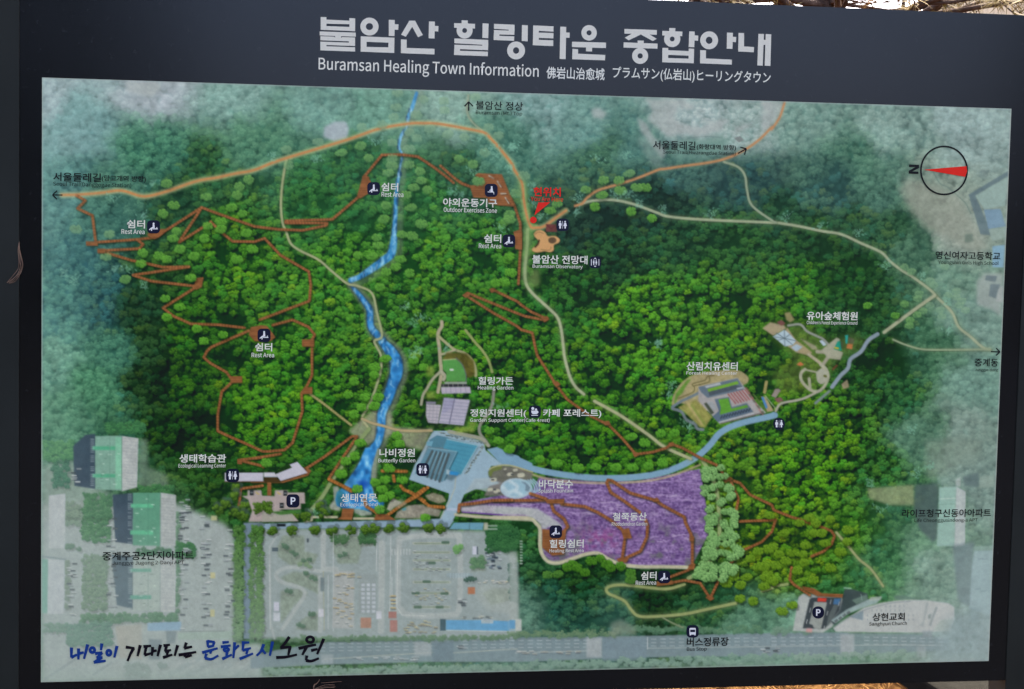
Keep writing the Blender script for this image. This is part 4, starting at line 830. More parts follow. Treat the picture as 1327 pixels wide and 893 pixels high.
for p in q('B3', (20,97),(90,97),(190,94),(300,94),(390,92),(480,95),(560,90),(600,85),(675,85),(750,80),(870,80),(935,85)) + q('el', (430,660),(700,640),(770,640),(700,740),(600,700),(960,640),(1250,740),(620,440),(600,520),(520,610)) + q('po', (200,640),(230,700),(60,740)):
    stamp(random.choice(NAT[8.0]), p[0] + 2, p[1] - 4, np.array((84,100,100)), np.array((60,78,80)), .8, .55); stamp(random.choice(NAT[8.0]), p[0], p[1], np.array((92,128,46)), np.array((26,48,18)), .95, .97, .2)
for k in range(34):
    yy = 684 + k * 4.3; f = np.clip((yy - 690) / 130, 0, 1) * .45
    for x0 in (307, 312, 327, 334, 338):
        stamp(random.choice(NAT[random.choice((4.0, 5.0))]), x0 + random.uniform(-2.5, 2.5), yy, np.array(hz((86,132,62), f)), np.array(hz((40,68,36), f)), random.uniform(.7, 1.15), .95, .15)

# ---- buildings and grounds in the middle of the map
F_ECO = feat('printed_learning_centre', 'long white bent roof of the learning centre')
poly(q('el', (660,262),(1040,258),(1200,160),(1323,190),(1380,230),(1380,280),(1100,370),(510,378)), (22,32,20), .6, .8)
poly(q('el', (505,268),(920,268),(920,360),(505,362)), (184,184,198), 1, .2, F_ECO, .02); poly(q('el', (924,266),(1040,266),(1050,285),(1080,316),(924,316)), (188,188,200), 1, .2, F_ECO, .02)
poly(q('el', (1050,285),(1225,215),(1200,182),(1285,152),(1395,270),(1105,358)), (186,186,198), 1, .2, F_ECO, .02); stroke(q('el', (505,365),(922,364)), 1.0, (120,90,70), .8)
F_CP2 = feat('printed_car_park', 'pink paved car park below the learning centre')
poly(q('el', (690,520),(750,515),(750,455),(900,455),(905,515),(1040,520),(1045,455),(1180,455),(1180,480),(1323,480),(1323,660),(1080,665),(1220,700),(1300,790),(760,795),(800,680),(760,560)), (168,156,154), 1, .4, F_CP2, .03)
poly(q('el', (905,690),(1060,670),(1100,715),(1220,700),(1260,790),(905,795)), (160,158,148), 1, .4, F_CP2, .03); poly(q('el', (1000,690),(1100,680),(1323,665),(1323,700),(1100,722)), (66,112,54), .95, .6, tex=.12)
poly(q('po', (-10,480),(40,480),(45,600),(-10,600)), (168,156,154), 1, .4, F_CP2)
for (a, b) in ((795,480),(1155,488),(1118,618)): rect('el', a - 22, b - 26, a + 22, b + 30, (40,44,48)); rect('el', a - 16, b - 8, a + 16, b + 10, (110,116,120))
for (a, b) in ((855,485),(1085,485)): stroke(q('el', (a - 12, b - 8), (a + 4, b + 10), (a + 18, b + 12)), 1.2, (186,170,80), .9)
rect('el', 1065, 818, 1160, 846, (26,30,36), soft=.3); bq('el', 860, 620, 1020, 680, (86,122,44), (30,52,20), rs=(5.0, 6.0))
F_BUT = feat('printed_greenhouse', 'teal blue greenhouse roofs of the butterfly garden')
poly(q('gb', (300,535),(420,560),(740,640),(745,660),(600,893),(460,1020),(250,950),(100,900),(220,600)), (44,66,74), .5, 1.0)
poly(q('gb', (215,580),(300,530),(425,555),(365,660),(240,660)), (80,124,142), 1, .25, F_BUT, .03); poly(q('gb', (190,600),(260,590),(240,650),(190,640)), (110,160,180), 1, .3, F_BUT)
poly(q('gb', (405,572),(738,640),(590,893),(550,955),(430,890),(512,710),(365,668)), (76,142,166), 1, .25, F_BUT, .03)
for k in range(7): stroke(q('gb', (400 + k * 18, 620 + k * 46), (700 - k * 22, 668 + k * 44)), .9, (66,128,152), .8)
stroke(q('gb', (405,572),(738,640),(570,930)), 1.0, (150,190,200), .9, sm=False)
poly(q('gb', (210,665),(512,706),(360,1030),(60,940)), (94,134,152), 1, .25, F_BUT, .03); stroke(q('gb', (210,665),(512,706),(370,1010)), 1.0, (140,178,190), .9, sm=False); stroke(q('gb', (520,712),(380,1010)), 2.0, (46,84,100), .7)
for k in range(5): stroke(q('gb', (250 + k * 44, 700 + k * 8), (150 + k * 44, 900 + k * 16 + (60 if k else 0))), 3.2 if k % 2 == 0 else 2.6, (72,84,88), .95, sm=False)
for k in range(4): stroke(q('gb', (272 + k * 44, 704 + k * 8), (180 + k * 44, 900 + k * 16)), .7, (150,180,190), .7, sm=False)
poly(q('gc', (440,165),(540,185),(520,218),(430,205)), (54,134,190), 1, .3, F_BUT); poly(q('gc', (400,150),(440,160),(425,210),(400,200)), (160,180,188), .9, .3)
F_GSC = feat('printed_garden_centre', 'white panelled roofs of the garden support centre')
poly(q('gb', (160,170),(380,120),(690,150),(620,440),(300,460),(190,400)), (38,50,40), .6, 1.2)
poly(q('gb', (375,128),(655,150),(585,425),(315,400)), (170,168,186), 1, .25, F_GSC, .03); poly(q('gb', (375,128),(490,138),(470,230),(350,310)), (150,150,178), .8, 1.0, F_GSC); stroke(q('gb', (488,140),(430,412)), 1.4, (100,100,124), .9)
for k in range(7): stroke(q('gb', (365 - k * 8, 165 + k * 36), (640 - k * 10, 188 + k * 36)), .7, (120,120,142), .7)
poly(q('gb', (185,195),(345,205),(310,405),(205,395),(180,320)), (172,168,178), 1, .25, F_GSC, .03); poly(q('gb', (180,165),(290,170),(285,198),(185,195)), (126,124,140), 1, .3, F_GSC)
for k in range(5): stroke(q('gb', (190, 225 + k * 36), (338 - k * 6, 232 + k * 36)), .7, (126,124,136), .7)
for x in (225, 265, 305): stroke(q('gb', (x, 200), (x - 14, 400)), .7, (130,128,138), .6)
F_HG = feat('printed_healing_garden', 'green lawn with a curved edge above the panelled roof')
poly(q('ga', (355,545),(400,470),(530,470),(600,560),(690,560),(700,720),(620,740)), (94,88,44), .9, 1.0, tex=.18); poly(q('ga', (530,470),(620,480),(690,560),(705,700),(640,740),(560,560)), (88,84,40), .95, 1.0, tex=.2)
poly(q('ga', (362,550),(500,540),(570,590),(612,700),(612,780),(400,780),(398,690),(362,650)), (84,146,76), 1, .3, F_HG, .05); stroke(q('ga', (362,550),(500,540)), 1.4, (166,176,130), .9); stroke(q('ga', (505,530),(570,600),(608,700),(612,790)), 1.4, (90,96,104), .9); stroke(q('ga', (445,655),(468,655)), 2.6, (206,210,206), .95)
rect('ga', 380, 785, 620, 808, (150,156,150), soft=.3); rect('ga', 345, 808, 625, 836, (48,46,58), lab=F_HG)
for k in range(5): rect('ga', 418 + k * 52 - 52, 806, 424 + k * 52 - 52, 838, (150,148,150))
poly(q('gb', (345,15),(655,10),(662,78),(350,86)), (172,166,182), 1, .25, F_GSC, .03); poly(q('ga', (345,842),(640,838),(655,893),(345,893)), (172,166,182), 1, .25, F_GSC, .03)
for k in range(6): stroke(q('gb', (395 + k * 52, 15), (395 + k * 54, 82)), .7, (130,126,142), .8)
for (key, x0, y0, x1, y1) in (('ga',190,620,270,720),('gb',180,60,280,140),('gb',500,440,700,500),('gb',640,380,720,440)): poly(qr(key, x0, y0, x1, y1), (138,156,70), .7, 1.6, tex=.15)

F_OBS = feat('printed_observatory', 'tan cloud-shaped observatory deck with a dark round hole')
poly([(x + 1.2, yy + 1.4) for x, yy in q('hr', (200,520),(260,498),(300,520),(320,550),(400,552),(420,590),(370,625),(365,670),(320,680),(200,680),(185,655),(225,620),(235,590),(205,550))], (20,30,20), .6, .8)
poly(smooth(q('hr', (200,530),(225,505),(265,500),(300,520),(318,548),(380,548),(418,578),(405,605),(370,622),(366,665),(335,682),(290,675),(230,685),(190,672),(190,650),(228,622),(240,590),(210,555),(200,530)))[:-1], (196,152,104), 1, .25, F_OBS, .03)
poly(ell('hr', 355, 583, 34, 26), (92,74,56), 1, .3, F_OBS); stroke(q('hr', (215,637),(235,615),(246,585)), 2.2, (60,44,34), .95); stroke(q('hr', (210,535),(240,515),(280,525)), .9, (120,90,60), .7); stroke(q('hr', (260,660),(330,665),(345,640)), .9, (120,90,60), .7)
F_HUT = feat('printed_hut', 'small maroon hut roof above the observatory')
poly(q('hr', (305,450),(385,452),(395,515),(300,512)), (106,62,60), 1, .3, F_HUT); stroke(q('hr', (305,452),(345,490),(385,454)), .9, (76,44,46), .9, sm=False); stroke(q('hr', (345,490),(345,512)), .8, (84,50,50), .8)

# healing centre
F_HEAL = feat('printed_healing_centre', 'healing centre with green roofs and red striped court')
poly(smooth(q('hc', (85,555),(100,440),(180,310),(300,220),(450,180),(650,160),(800,165),(900,230),(905,285),(860,320),(700,380),(460,600),(200,520),(85,555))), (160,150,112), 1, .6, tex=.1)
poly(q('hc', (110,520),(130,410),(250,270),(300,250),(240,330),(200,410),(150,450),(130,520)), (94,138,56), 1, .8, tex=.12); poly(q('hc', (150,560),(340,480),(520,660),(440,780),(380,770),(230,620)), (142,142,80), 1, .8, tex=.12)
poly(q('hc', (235,515),(285,500),(430,740),(400,750)), (172,158,112), .8, .8); stroke(q('hc', (300,540),(450,760)), 3.0, (120,138,66), .8, .6)
for pts in (((160,465),(310,400),(330,350),(310,310),(440,270),(470,230),(540,220)),((330,330),(480,290),(490,240))): stroke(q('hc', *pts), 1.3, (96,92,56), .9)
stroke(q('hc', (90,560),(180,500),(330,430),(420,380)), 3.4, (106,122,132), 1, .3); stroke(q('hc', (95,575),(190,610),(240,690),(330,740),(360,790),(420,800)), 4.0, (112,124,130), .95, .4)
poly(q('hc', (370,340),(790,245),(1000,520),(1100,620),(600,740),(510,640),(370,490)), (158,156,156), 1, .4, F_HEAL, .05)
poly(q('hc', (370,345),(790,250),(865,370),(470,460),(400,400)), (96,112,126), 1, .3, F_HEAL, .03); poly(q('hc', (465,365),(790,280),(805,310),(480,398)), (112,162,60), 1, .3, F_HEAL, .06); poly(q('hc', (440,335),(600,295),(615,318),(455,355)), (170,176,180), 1, .3, F_HEAL)
poly(q('hc', (480,398),(770,320),(850,345),(490,440)), (74,84,94), 1, .4, F_HEAL); stroke(q('hc', (790,360),(845,350)), 2, (170,176,184), .9)
for k in range(7): stroke(q('hc', (690 + k * 30, 420 - k * 8), (770 + k * 30, 520 - k * 8)), 1.7, (150,78,78), .85, .3)
for k in range(5): stroke(q('hc', (880 + k * 36, 350 + k * 60), (920 + k * 36, 400 + k * 60)), 1.6, (160,100,98), .8, .3)
for k in range(4): poly(q('hc', (900 + k * 45, 415 + k * 60), (935 + k * 45, 420 + k * 60), (950 + k * 45, 460 + k * 60), (920 + k * 45, 450 + k * 60)), (92,100,84), .8, .3)
poly(q('hc', (545,475),(700,450),(730,560),(890,515),(960,610),(580,720),(520,660),(590,600)), (88,106,124), 1, .3, F_HEAL, .03); poly(q('hc', (585,478),(690,462),(725,575),(890,535),(905,560),(600,640),(610,560)), (92,150,56), 1, .3, F_HEAL, .08)
poly(q('hc', (460,510),(520,495),(575,580),(520,600)), (150,156,160), 1, .3, F_HEAL); poly(q('hc', (430,520),(460,510),(540,620),(510,640)), (60,70,56), .9, .4)
for k in range(11): stroke(q('hc', (610 + k * 30, 680 - k * 8), (625 + k * 30, 655 - k * 8)), 1.8, (52,62,76), .9)
stroke(q('hc', (600,720),(960,625)), 1.6, (170,178,186), .9); stroke(q('hc', (610,735),(1060,620)), 1.6, (90,82,80), .7); stroke(q('hc', (960,420),(1110,610)), 2.2, (84,112,60), .9)
poly(q('hc', (1040,440),(1090,450),(1180,600),(1110,610)), (168,150,120), .95, .4); stroke(q('hc', (1060,460),(1080,510),(1100,560)), 3.2, (74,130,190), .95, .3); stroke(q('hc', (1090,440),(1210,590)), 1.2, (160,168,150), .9)
path(q('hc', (1100,290),(1080,400)), 4.0, (150,140,92), 0, 0)
# children's forest
bl = (150,156,140)
poly(q('kg', (80,200),(330,150),(520,170),(800,350),(1020,270),(1180,330),(1100,460),(860,560),(760,760),(600,893),(250,893),(150,700),(420,560)), (104,120,60), .55, 5, tex=.16)
poly(q('kg', (65,210),(150,145),(300,180),(320,210),(180,290)), (164,150,124), .95, .6); poly(q('kg', (215,145),(270,120),(315,160),(270,185)), (116,78,74), 1, .3, feat('printed_hut'))
poly(q('kg', (300,45),(360,35),(410,120),(360,150),(320,120)), (150,140,100), .9, .8)
poly(q('kg', (330,200),(420,330),(600,470),(560,500),(430,470),(330,400),(240,350)), (160,146,116), .95, .5); poly(q('kg', (460,310),(640,400),(660,440),(600,440)), (150,146,124), .9, .8)
poly(q('kg', (175,300),(300,225),(345,260),(425,345),(390,390),(305,405),(230,340)), (168,188,200), 1, .3, feat('printed_canopy_roof'), .03)
for e in ((175,300),(215,260),(300,225),(360,275),(425,345),(390,390),(305,405),(230,340)): stroke(q('kg', (302,318), e), .9, (88,106,112), .9)
poly(q('kg', (370,415),(430,378),(495,410),(430,460)), (160,178,190), 1, .3, feat('printed_canopy_roof')); poly(q('kg', (672,345),(710,330),(755,385),(720,402)), (172,188,202), 1, .3, feat('printed_shelter'))
path(q('kg', (340,180),(470,170),(540,240),(640,290),(720,330),(790,410)), 3.0, (140,146,138), 0, 0)
stroke(q('kg', (560,490),(690,590),(720,650)), 4.0, (168,160,140), .95, .4); stroke(q('kg', (650,460),(780,480),(720,590)), 4.6, (160,156,140), .95, .5); poly(q('kg', (700,440),(860,310),(900,330),(830,430),(930,470),(900,550),(760,530)), (160,160,142), .95, .5)
poly(q('kg', (870,350),(900,345),(915,450),(830,435)), (34,140,120), 1, .3, feat('printed_play_court')); poly(q('kg', (950,285),(985,280),(975,380),(955,370)), (48,150,138), 1, .3, feat('printed_play_court')); poly(q('kg', (975,375),(1035,380),(1025,435),(965,425)), (172,112,70), 1, .3, feat('printed_play_deck')); stroke(q('kg', (845,420),(875,425)), 2.6, (180,160,60), .9)
poly(q('kg', (985,300),(1050,330),(1040,380),(990,370)), (92,88,72), .8, .6); poly(q('kg', (900,360),(930,350),(935,400),(910,440)), (70,80,60), .7, .6)
stroke(smooth(q('kg', (520,650),(480,690),(480,760),(530,830),(600,880),(680,880),(740,810),(770,720),(740,640),(690,600))), 4.0, (166,166,146), .95, .3); poly(smooth(q('kg', (640,680),(700,640),(770,690),(760,760),(700,810),(650,770),(640,680)))[:-1], (160,162,146), 1, .4)
stroke(q('kg', (530,655),(640,680)), 2.4, (160,160,140), .9); stroke(q('kg', (565,750),(575,850)), 4.0, (160,160,140), .9, .3); poly(q('kg', (430,600),(470,568),(510,600),(470,615)), (184,110,72), 1, .3, feat('printed_hut')); poly(q('kg', (190,870),(240,855),(265,893),(190,893)), (132,120,112), .95, .3); stroke(q('kg', (820,650),(860,610)), 2.6, (104,64,48), .9); stroke(q('kg', (730,720),(745,725)), 3, (84,92,40), .9)
poly(q('hc', (1150,440),(1200,360),(1255,375),(1200,460)), (138,130,122), 1, .3, feat('printed_hut')); poly(q('hc', (1180,470),(1250,450),(1285,490),(1225,515)), (118,88,84), 1, .3, feat('printed_hut'))
path(q('kg', (810,840),(900,720),(980,640),(1010,540),(1120,460),(1200,340)) + [(1137,433)], 5.2, (130,146,158), 0, F_BLUE); path(q('hc', (1200,600),(1260,520)) + q('D2', (200,300),(270,268)) + q('kg', (690,870)), 3.2, (160,160,144), 0, 0)
poly(q('D2', (400,225),(430,200),(440,240),(410,250)), (150,136,112), .9, .5); stroke(q('D2', (270,320),(340,260)), 3.6, (120,134,140), .9, .5)

# the print fades to a pale mint mist towards the edges of the sheet
ed = np.minimum(np.minimum(XX - 54, 1300 - XX), np.minimum((YY - 100) * 1.1, 880 - YY))
mist = .16 * np.clip(1 - ed / 110, 0, 1) ** 1.2 + .20 * np.clip((YY - 600) / 120, 0, 1) * np.clip((330 - XX) / 120, 0, 1) + .12 * np.clip((YY - 640) / 120, 0, 1) * np.clip((XX - 1080) / 120, 0, 1) + .10 * np.clip((YY - 690) / 60, 0, 1) * np.clip((700 - XX) / 80, 0, 1)
mist = np.clip(mist * (1 + .25 * N26 + .15 * N70), 0, .4)[..., None]
CV[:] = CV * (1 - mist) + np.array((168, 184, 180)) * mist
# light on the sheet's cut edge is painted in with the grid colours; overall softness of the print
CV[:] = np.clip(CV, 4, 235)
CV[:] = CV * 0.75 + blur(CV, 0.8) * 0.25
# ------------------------------------------------------------------ the information board
board = bpy.data.objects.new('information_board', None); C.objects.link(board); board.location = (0, 0, 0)
tag(board, 'black outdoor information board with a printed park map and a white Korean title', 'sign')
XL = on_face(25, 450)[0]; XR = on_face(1303, 868)[0]
ZB = on_face(1205, 884)[2]; ZT = on_face(1327, 19.8)[2]
MX0, MX1, MZ0, MZ1 = -1.2, 1.2, 0.4538, 1.8839       # the map sheet
ZH = MZ1 + 0.004
bm = bmesh.new(); box_bm(bm, XL, XR, 0.0, 0.05, ZB, MZ1 + 0.0012); bm_obj('backing_panel', bm, M['frame'], board)
bm = bmesh.new(); box_bm(bm, XL, XR, -0.0006, 0.05, MZ1 + 0.0014, ZT); header = bm_obj('header_panel', bm, M['board'], board)
for x0, x1 in ((XL - 0.12, XL - 0.0005), (XR + 0.0005, XR + 0.12)):
    bm = bmesh.new(); box_bm(bm, x0, x1, -0.003, 0.10, 0.0, ZT, 0.001); bm_obj('post', bm, M['post'], board)
    bm = bmesh.new(); box_bm(bm, x0 - 0.05, x1 + 0.05, -0.07, 0.15, 0.0, 0.012, 0.002); bm_obj('base_plate', bm, M['post'], board)

# map sheet as a fine grid, split into its printed features
NX, NZ = 1250, 760
gx = np.linspace(MX0, MX1, NX + 1); gz = np.linspace(MZ1, MZ0, NZ + 1)
GX, GZ = np.meshgrid(gx, gz)
PTS = np.stack([GX, np.full_like(GX, -0.0012), GZ], -1)
px, py = to_px(np.stack([GX, np.zeros_like(GX), GZ], -1))
def sample(a, px, py):
    x = np.clip(px, 0, WC - 1.001); y = np.clip(py, 0, HC - 1.001); xi = x.astype(int); yi = y.astype(int); fx = (x - xi)[..., None]; fy = (y - yi)[..., None]
    return (a[yi, xi] * (1 - fx) + a[yi, xi + 1] * fx) * (1 - fy) + (a[yi + 1, xi] * (1 - fx) + a[yi + 1, xi + 1] * fx) * fy
COL = ink(sample(CV, px, py))
COL[:2] = COL[:2] * .5 + ink((150,160,162)) * .5; COL[:, :2] = COL[:, :2] * .4 + ink((150,164,162)) * .6; COL[-2:] = COL[-2:] * .5 + ink((150,160,160)) * .5; COL[:, -2:] = COL[:, -2:] * .5 + ink((160,164,166)) * .5  # pale rim painted along the borders as light on the cut edge
cxp = (px[:-1, :-1] + px[1:, 1:]) / 2; cyp = (py[:-1, :-1] + py[1:, 1:]) / 2
FL = LB[np.clip(np.round(cyp).astype(int), 0, HC - 1), np.clip(np.round(cxp).astype(int), 0, WC - 1)]
ii, jj = np.mgrid[0:NZ, 0:NX]; v0 = ii * (NX + 1) + jj
quads = np.stack([v0, v0 + NX + 1, v0 + NX + 2, v0 + 1], -1)
allp = PTS.reshape(-1, 3); allc = COL.reshape(-1, 3)
def cut(name, mask, parent):
    f = quads[mask]
    if len(f) == 0: return None
    u, inv = np.unique(f.ravel(), return_inverse=True)
    return link(name, mesh_np(name, allp[u], inv, 4, allc[u]), M['print'], parent)
map_panel = cut('map_panel', FL == 0, board)
tag(map_panel, 'printed map of green forest with pale blue-green margins')
for k in range(1, len(FEAT)):
    o = cut(FEAT[k], FL == k, map_panel)
    if o and k in FLAB: o['label'] = FLAB[k]

# ------------------------------------------------------------------ flat lettering and pictograms (thin vinyl, one layer above another)
LAY = 0.0004
def face_mesh(name, polys, colors, layer, parent, mat='letter', step=0.00004, label=None):
    """polys: outlines in photograph pixels; each lies a hair above the one before it"""
    V, F, K = [], [], []
    for i, (pl, c) in enumerate(zip(polys, colors)):
        a = np.array([p[:2] for p in pl], float); w = on_face(a[:, 0], a[:, 1], 0.0012 + LAY * layer + step * i)
        b = len(V); V += [tuple(p) for p in w]; F.append(list(range(b, b + len(w)))); K += [ink(c)] * len(w)
    me = bpy.data.meshes.new(name); me.from_pydata(V, [], F)
    b = bmesh.new(); b.from_mesh(me); bmesh.ops.triangulate(b, faces=b.faces); b.to_mesh(me); b.free()
    at = me.color_attributes.new('Col', 'FLOAT_COLOR', 'POINT')
    c4 = np.ones((len(V), 4), np.float32); c4[:, :3] = np.array(K); at.data.foreach_set('color', c4.ravel())
    o = link(name, me, M[mat], parent)
    if label: o['label'] = label
    return o
def thick(pts, w):
    """outline of a stroke with width (scalar or per point)"""
    a = np.array([p[:2] for p in pts], float); ws = np.array([p[2] if len(p) > 2 else w for p in pts], float) / 2
    t = np.gradient(a, axis=0); t /= np.linalg.norm(t, axis=1, keepdims=True) + 1e-9; n = np.stack([-t[:, 1], t[:, 0]], 1)
    return [tuple(p) for p in a + n * ws[:, None]] + [tuple(p) for p in (a - n * ws[:, None])[::-1]]
def ring(cx, cy, rx, ry, ix, iy, n=40):
    """ring as two half outlines (no holes needed)"""
    out = []
    for s in (0, 1):
        th = np.linspace(s * math.pi, s * math.pi + math.pi, n // 2 + 1)
        out.append([(cx + rx * math.cos(a), cy + ry * math.sin(a)) for a in th] + [(cx + ix * math.cos(a), cy + iy * math.sin(a)) for a in th[::-1]])
    return out
def rrect(cx, cy, w, h, r, n=6):
    out = []
    for (sx_, sy_, a0) in ((1, 1, 0), (-1, 1, 90), (-1, -1, 180), (1, -1, 270)):
        for k in range(n + 1):
            a = math.radians(a0 + 90 * k / n); out.append((cx + sx_ * (w / 2 - r) + r * math.cos(a), cy + sy_ * (h / 2 - r) + r * math.sin(a)))
    return out
try:                                                     # the sans-serif face that ships inside Blender
    import os
    SANS = bpy.data.fonts.load(os.path.join(bpy.utils.system_resource('DATAFILES', path='fonts'), 'Noto Sans CJK Regular.woff2'))
except Exception:
    SANS = None
def glyphs(body, bold):
    cu = bpy.data.curves.new('text', 'FONT'); cu.body = body; cu.size = 1.0; cu.offset = bold; cu.resolution_u = 4; cu.fill_mode = 'FRONT'
    if SANS and all(ord(c) < 128 for c in body): cu.font = SANS; cu.offset = min(bold, 0.012) * 0.3
    o = bpy.data.objects.new('text', cu); C.objects.link(o)
    dg = bpy.context.evaluated_depsgraph_get(); me = bpy.data.meshes.new_from_object(o.evaluated_get(dg))
    bpy.data.objects.remove(o); bpy.data.curves.remove(cu)
    return me
def text(body, x0, x1, yt, yb, col, parent, bold=0.012, name='map_caption', layer=3, label=None, rot=None):
    """lettering whose ink fills x0..x1 and yt..yb (photograph pixels, heights read at the middle of the line)"""
    me = glyphs(body, bold); n = len(me.vertices); co = np.zeros(n * 3, np.float32); me.vertices.foreach_get('co', co); co = co.reshape(-1, 3)
    xm = (x0 + x1) / 2
    zt, zb = on_face(xm, yt)[2], on_face(xm, yb)[2]; ym = (yt + yb) / 2
    wl, wr = on_face(x0, ym)[0], on_face(x1, ym)[0]
    mn, mx = co.min(0), co.max(0)
    P = np.zeros((n, 3)); P[:, 0] = wl + (co[:, 0] - mn[0]) / (mx[0] - mn[0]) * (wr - wl); P[:, 2] = zb + (co[:, 1] - mn[1]) / (mx[1] - mn[1]) * (zt - zb); P[:, 1] = -(0.0012 + LAY * layer)
    me.vertices.foreach_set('co', P.astype(np.float32).ravel()); me.name = name; me.materials.clear()
    at = me.color_attributes.new('Col', 'FLOAT_COLOR', 'POINT'); c4 = np.ones((n, 4), np.float32); c4[:, :3] = ink(col); at.data.foreach_set('color', c4.ravel())
    me.update(); o = link(name, me, M['letter'], parent)
    if label: o['label'] = label
    return o
WHT, BLK, RED = (204,210,212), (30,32,36), (206,44,38)
# title, syllable by syllable
TW = (188,191,196)
def quad4(*p): return list(p)
TT = {
 't1': [ # 불
   [[(128,100),(190,102),(190,240),(128,238)],[(436,112),(498,115),(497,254),(436,250)],[(190,128),(436,140),(436,178),(190,172)],[(190,198),(436,207),(436,250),(190,240)],
    [(118,255),(504,268),(504,312),(118,298)],[(280,300),(350,302),(345,330),(285,328)],[(125,306),(270,311),(285,322),(345,325),(360,315),(497,320),(497,364),(125,350)],[(430,358),(497,362),(497,412),(430,408)],[(125,364),(431,375),(431,410),(125,398)],[(125,396),(190,398),(190,418),(125,416)],[(125,412),(497,425),(497,471),(125,458)]],
   [('ring',651,203,98,96,38,37),[(858,130),(922,133),(919,305),(858,303)],[(921,177),(962,180),(960,238),(919,236)],[(558,307),(919,322),(918,378),(557,364)],[(557,364),(620,366),(620,421),(557,421)],[(855,375),(918,378),(917,427),(853,427)],[(557,420),(917,427),(916,486),(556,472)]],
   [[(1078,140),(1140,140),(1223,293),(1172,318),(1109,205),(1041,312),(990,290)],[(988,340),(1050,343),(1050,432),(1348,441),(1347,502),(988,488)],[(1288,148),(1352,150),(1348,331),(1285,328)],[(1351,196),(1390,198),(1388,256),(1349,253)]]],
 't2': [
   [[(398,135),(464,138),(463,178),(398,176)],[(318,166),(542,174),(540,224),(318,215)],('ring',430,245,86,86,26,26),[(622,168),(687,172),(683,328),(620,324)],[(320,330),(683,346),(683,402),(320,381)],[(619,397),(683,400),(681,457),(618,452)],[(320,397),(619,407),(619,455),(320,442)],[(318,440),(380,443),(380,465),(318,463)],[(318,460),(680,472),(678,521),(316,507)]],
   [[(745,174),(965,183),(965,240),(745,226)],[(902,234),(965,240),(962,292),(902,290)],[(743,240),(903,246),(903,291),(743,285)],[(743,283),(803,286),(803,305),(743,302)],[(742,300),(962,308),(960,356),(740,347)],[(1044,186),(1108,190),(1105,361),(1042,357)],('ring',981,459,96,96,33,35)],
   [[(1165,190),(1226,193),(1223,405),(1160,402)],[(1225,193),(1383,200),(1382,258),(1225,248)],[(1225,268),(1382,272),(1381,330),(1225,324)],[(1223,345),(1380,350),(1379,412),(1223,405)],[(1455,203),(1519,207),(1512,552),(1448,550)],[(1517,266),(1556,268),(1554,325),(1515,322)]]],
 't3': [
   [('ring',523,270,83,83,27,27),[(340,365),(705,375),(703,434),(340,422)],[(490,424),(556,427),(555,470),(490,468)],[(345,442),(405,445),(405,494),(696,507),(694,565),(342,553)]],
   [[(902,228),(1250,240),(1249,291),(902,278)],[(985,278),(1095,283),(1078,288),(948,350),(905,322)],[(1065,281),(1170,287),(1248,335),(1205,358),(1078,288)],[(1043,352),(1110,354),(1108,384),(1043,381)],[(893,372),(1257,386),(1255,440),(892,428)],('ring',1070,517,86,86,28,28)]],
 't4': [
   [[(142,218),(207,220),(206,258),(142,255)],[(67,248),(282,257),(280,306),(66,298)],('ring',173,336,87,87,26,26),[(355,254),(414,257),(410,425),(349,423)],[(412,297),(453,300),(450,355),(410,353)],[(68,430),(131,433),(128,588),(66,585)],[(350,438),(408,441),(404,597),(347,594)],[(129,456),(350,466),(349,515),(129,506)],[(127,540),(349,547),(348,594),(127,588)]],
   [('ring',569,350,96,96,36,38),[(760,267),(824,270),(819,443),(757,440)],[(821,312),(859,315),(856,370),(819,368)],[(473,455),(535,458),(534,545),(814,557),(811,611),(471,597)]],
   [[(884,270),(944,273),(942,415),(1050,423),(1047,478),(880,470)],[(1097,281),(1156,283),(1143,622),(1085,619)],[(1175,283),(1235,286),(1225,625),(1164,622)],[(1152,345),(1174,347),(1170,400),(1148,398)]]]}
for key, syl in TT.items():
    for s in syl:
        pl = []
        for p in s:
            if isinstance(p, tuple): pl += [q(key, *r_) for r_ in ring(*p[1:])]
            else: pl.append(q(key, *p))
        face_mesh('title_syllable', pl, [TW] * len(pl), 0, header)
text('Buramsan Healing Town Information', 412.7, 698.1, 78.3, 99.9, (200,204,210), header, 0.010, 'subtitle_english', 1)
text('佛岩山治愈城', 707.9, 783.4, 87.4, 103.2, (196,202,210), header, 0.012, 'subtitle_chinese', 1)
text('プラムサン(仏岩山)ヒーリングタウン', 793.7, 998.5, 89.6, 107.2, (196,202,208), header, 0.010, 'subtitle_japanese', 1)
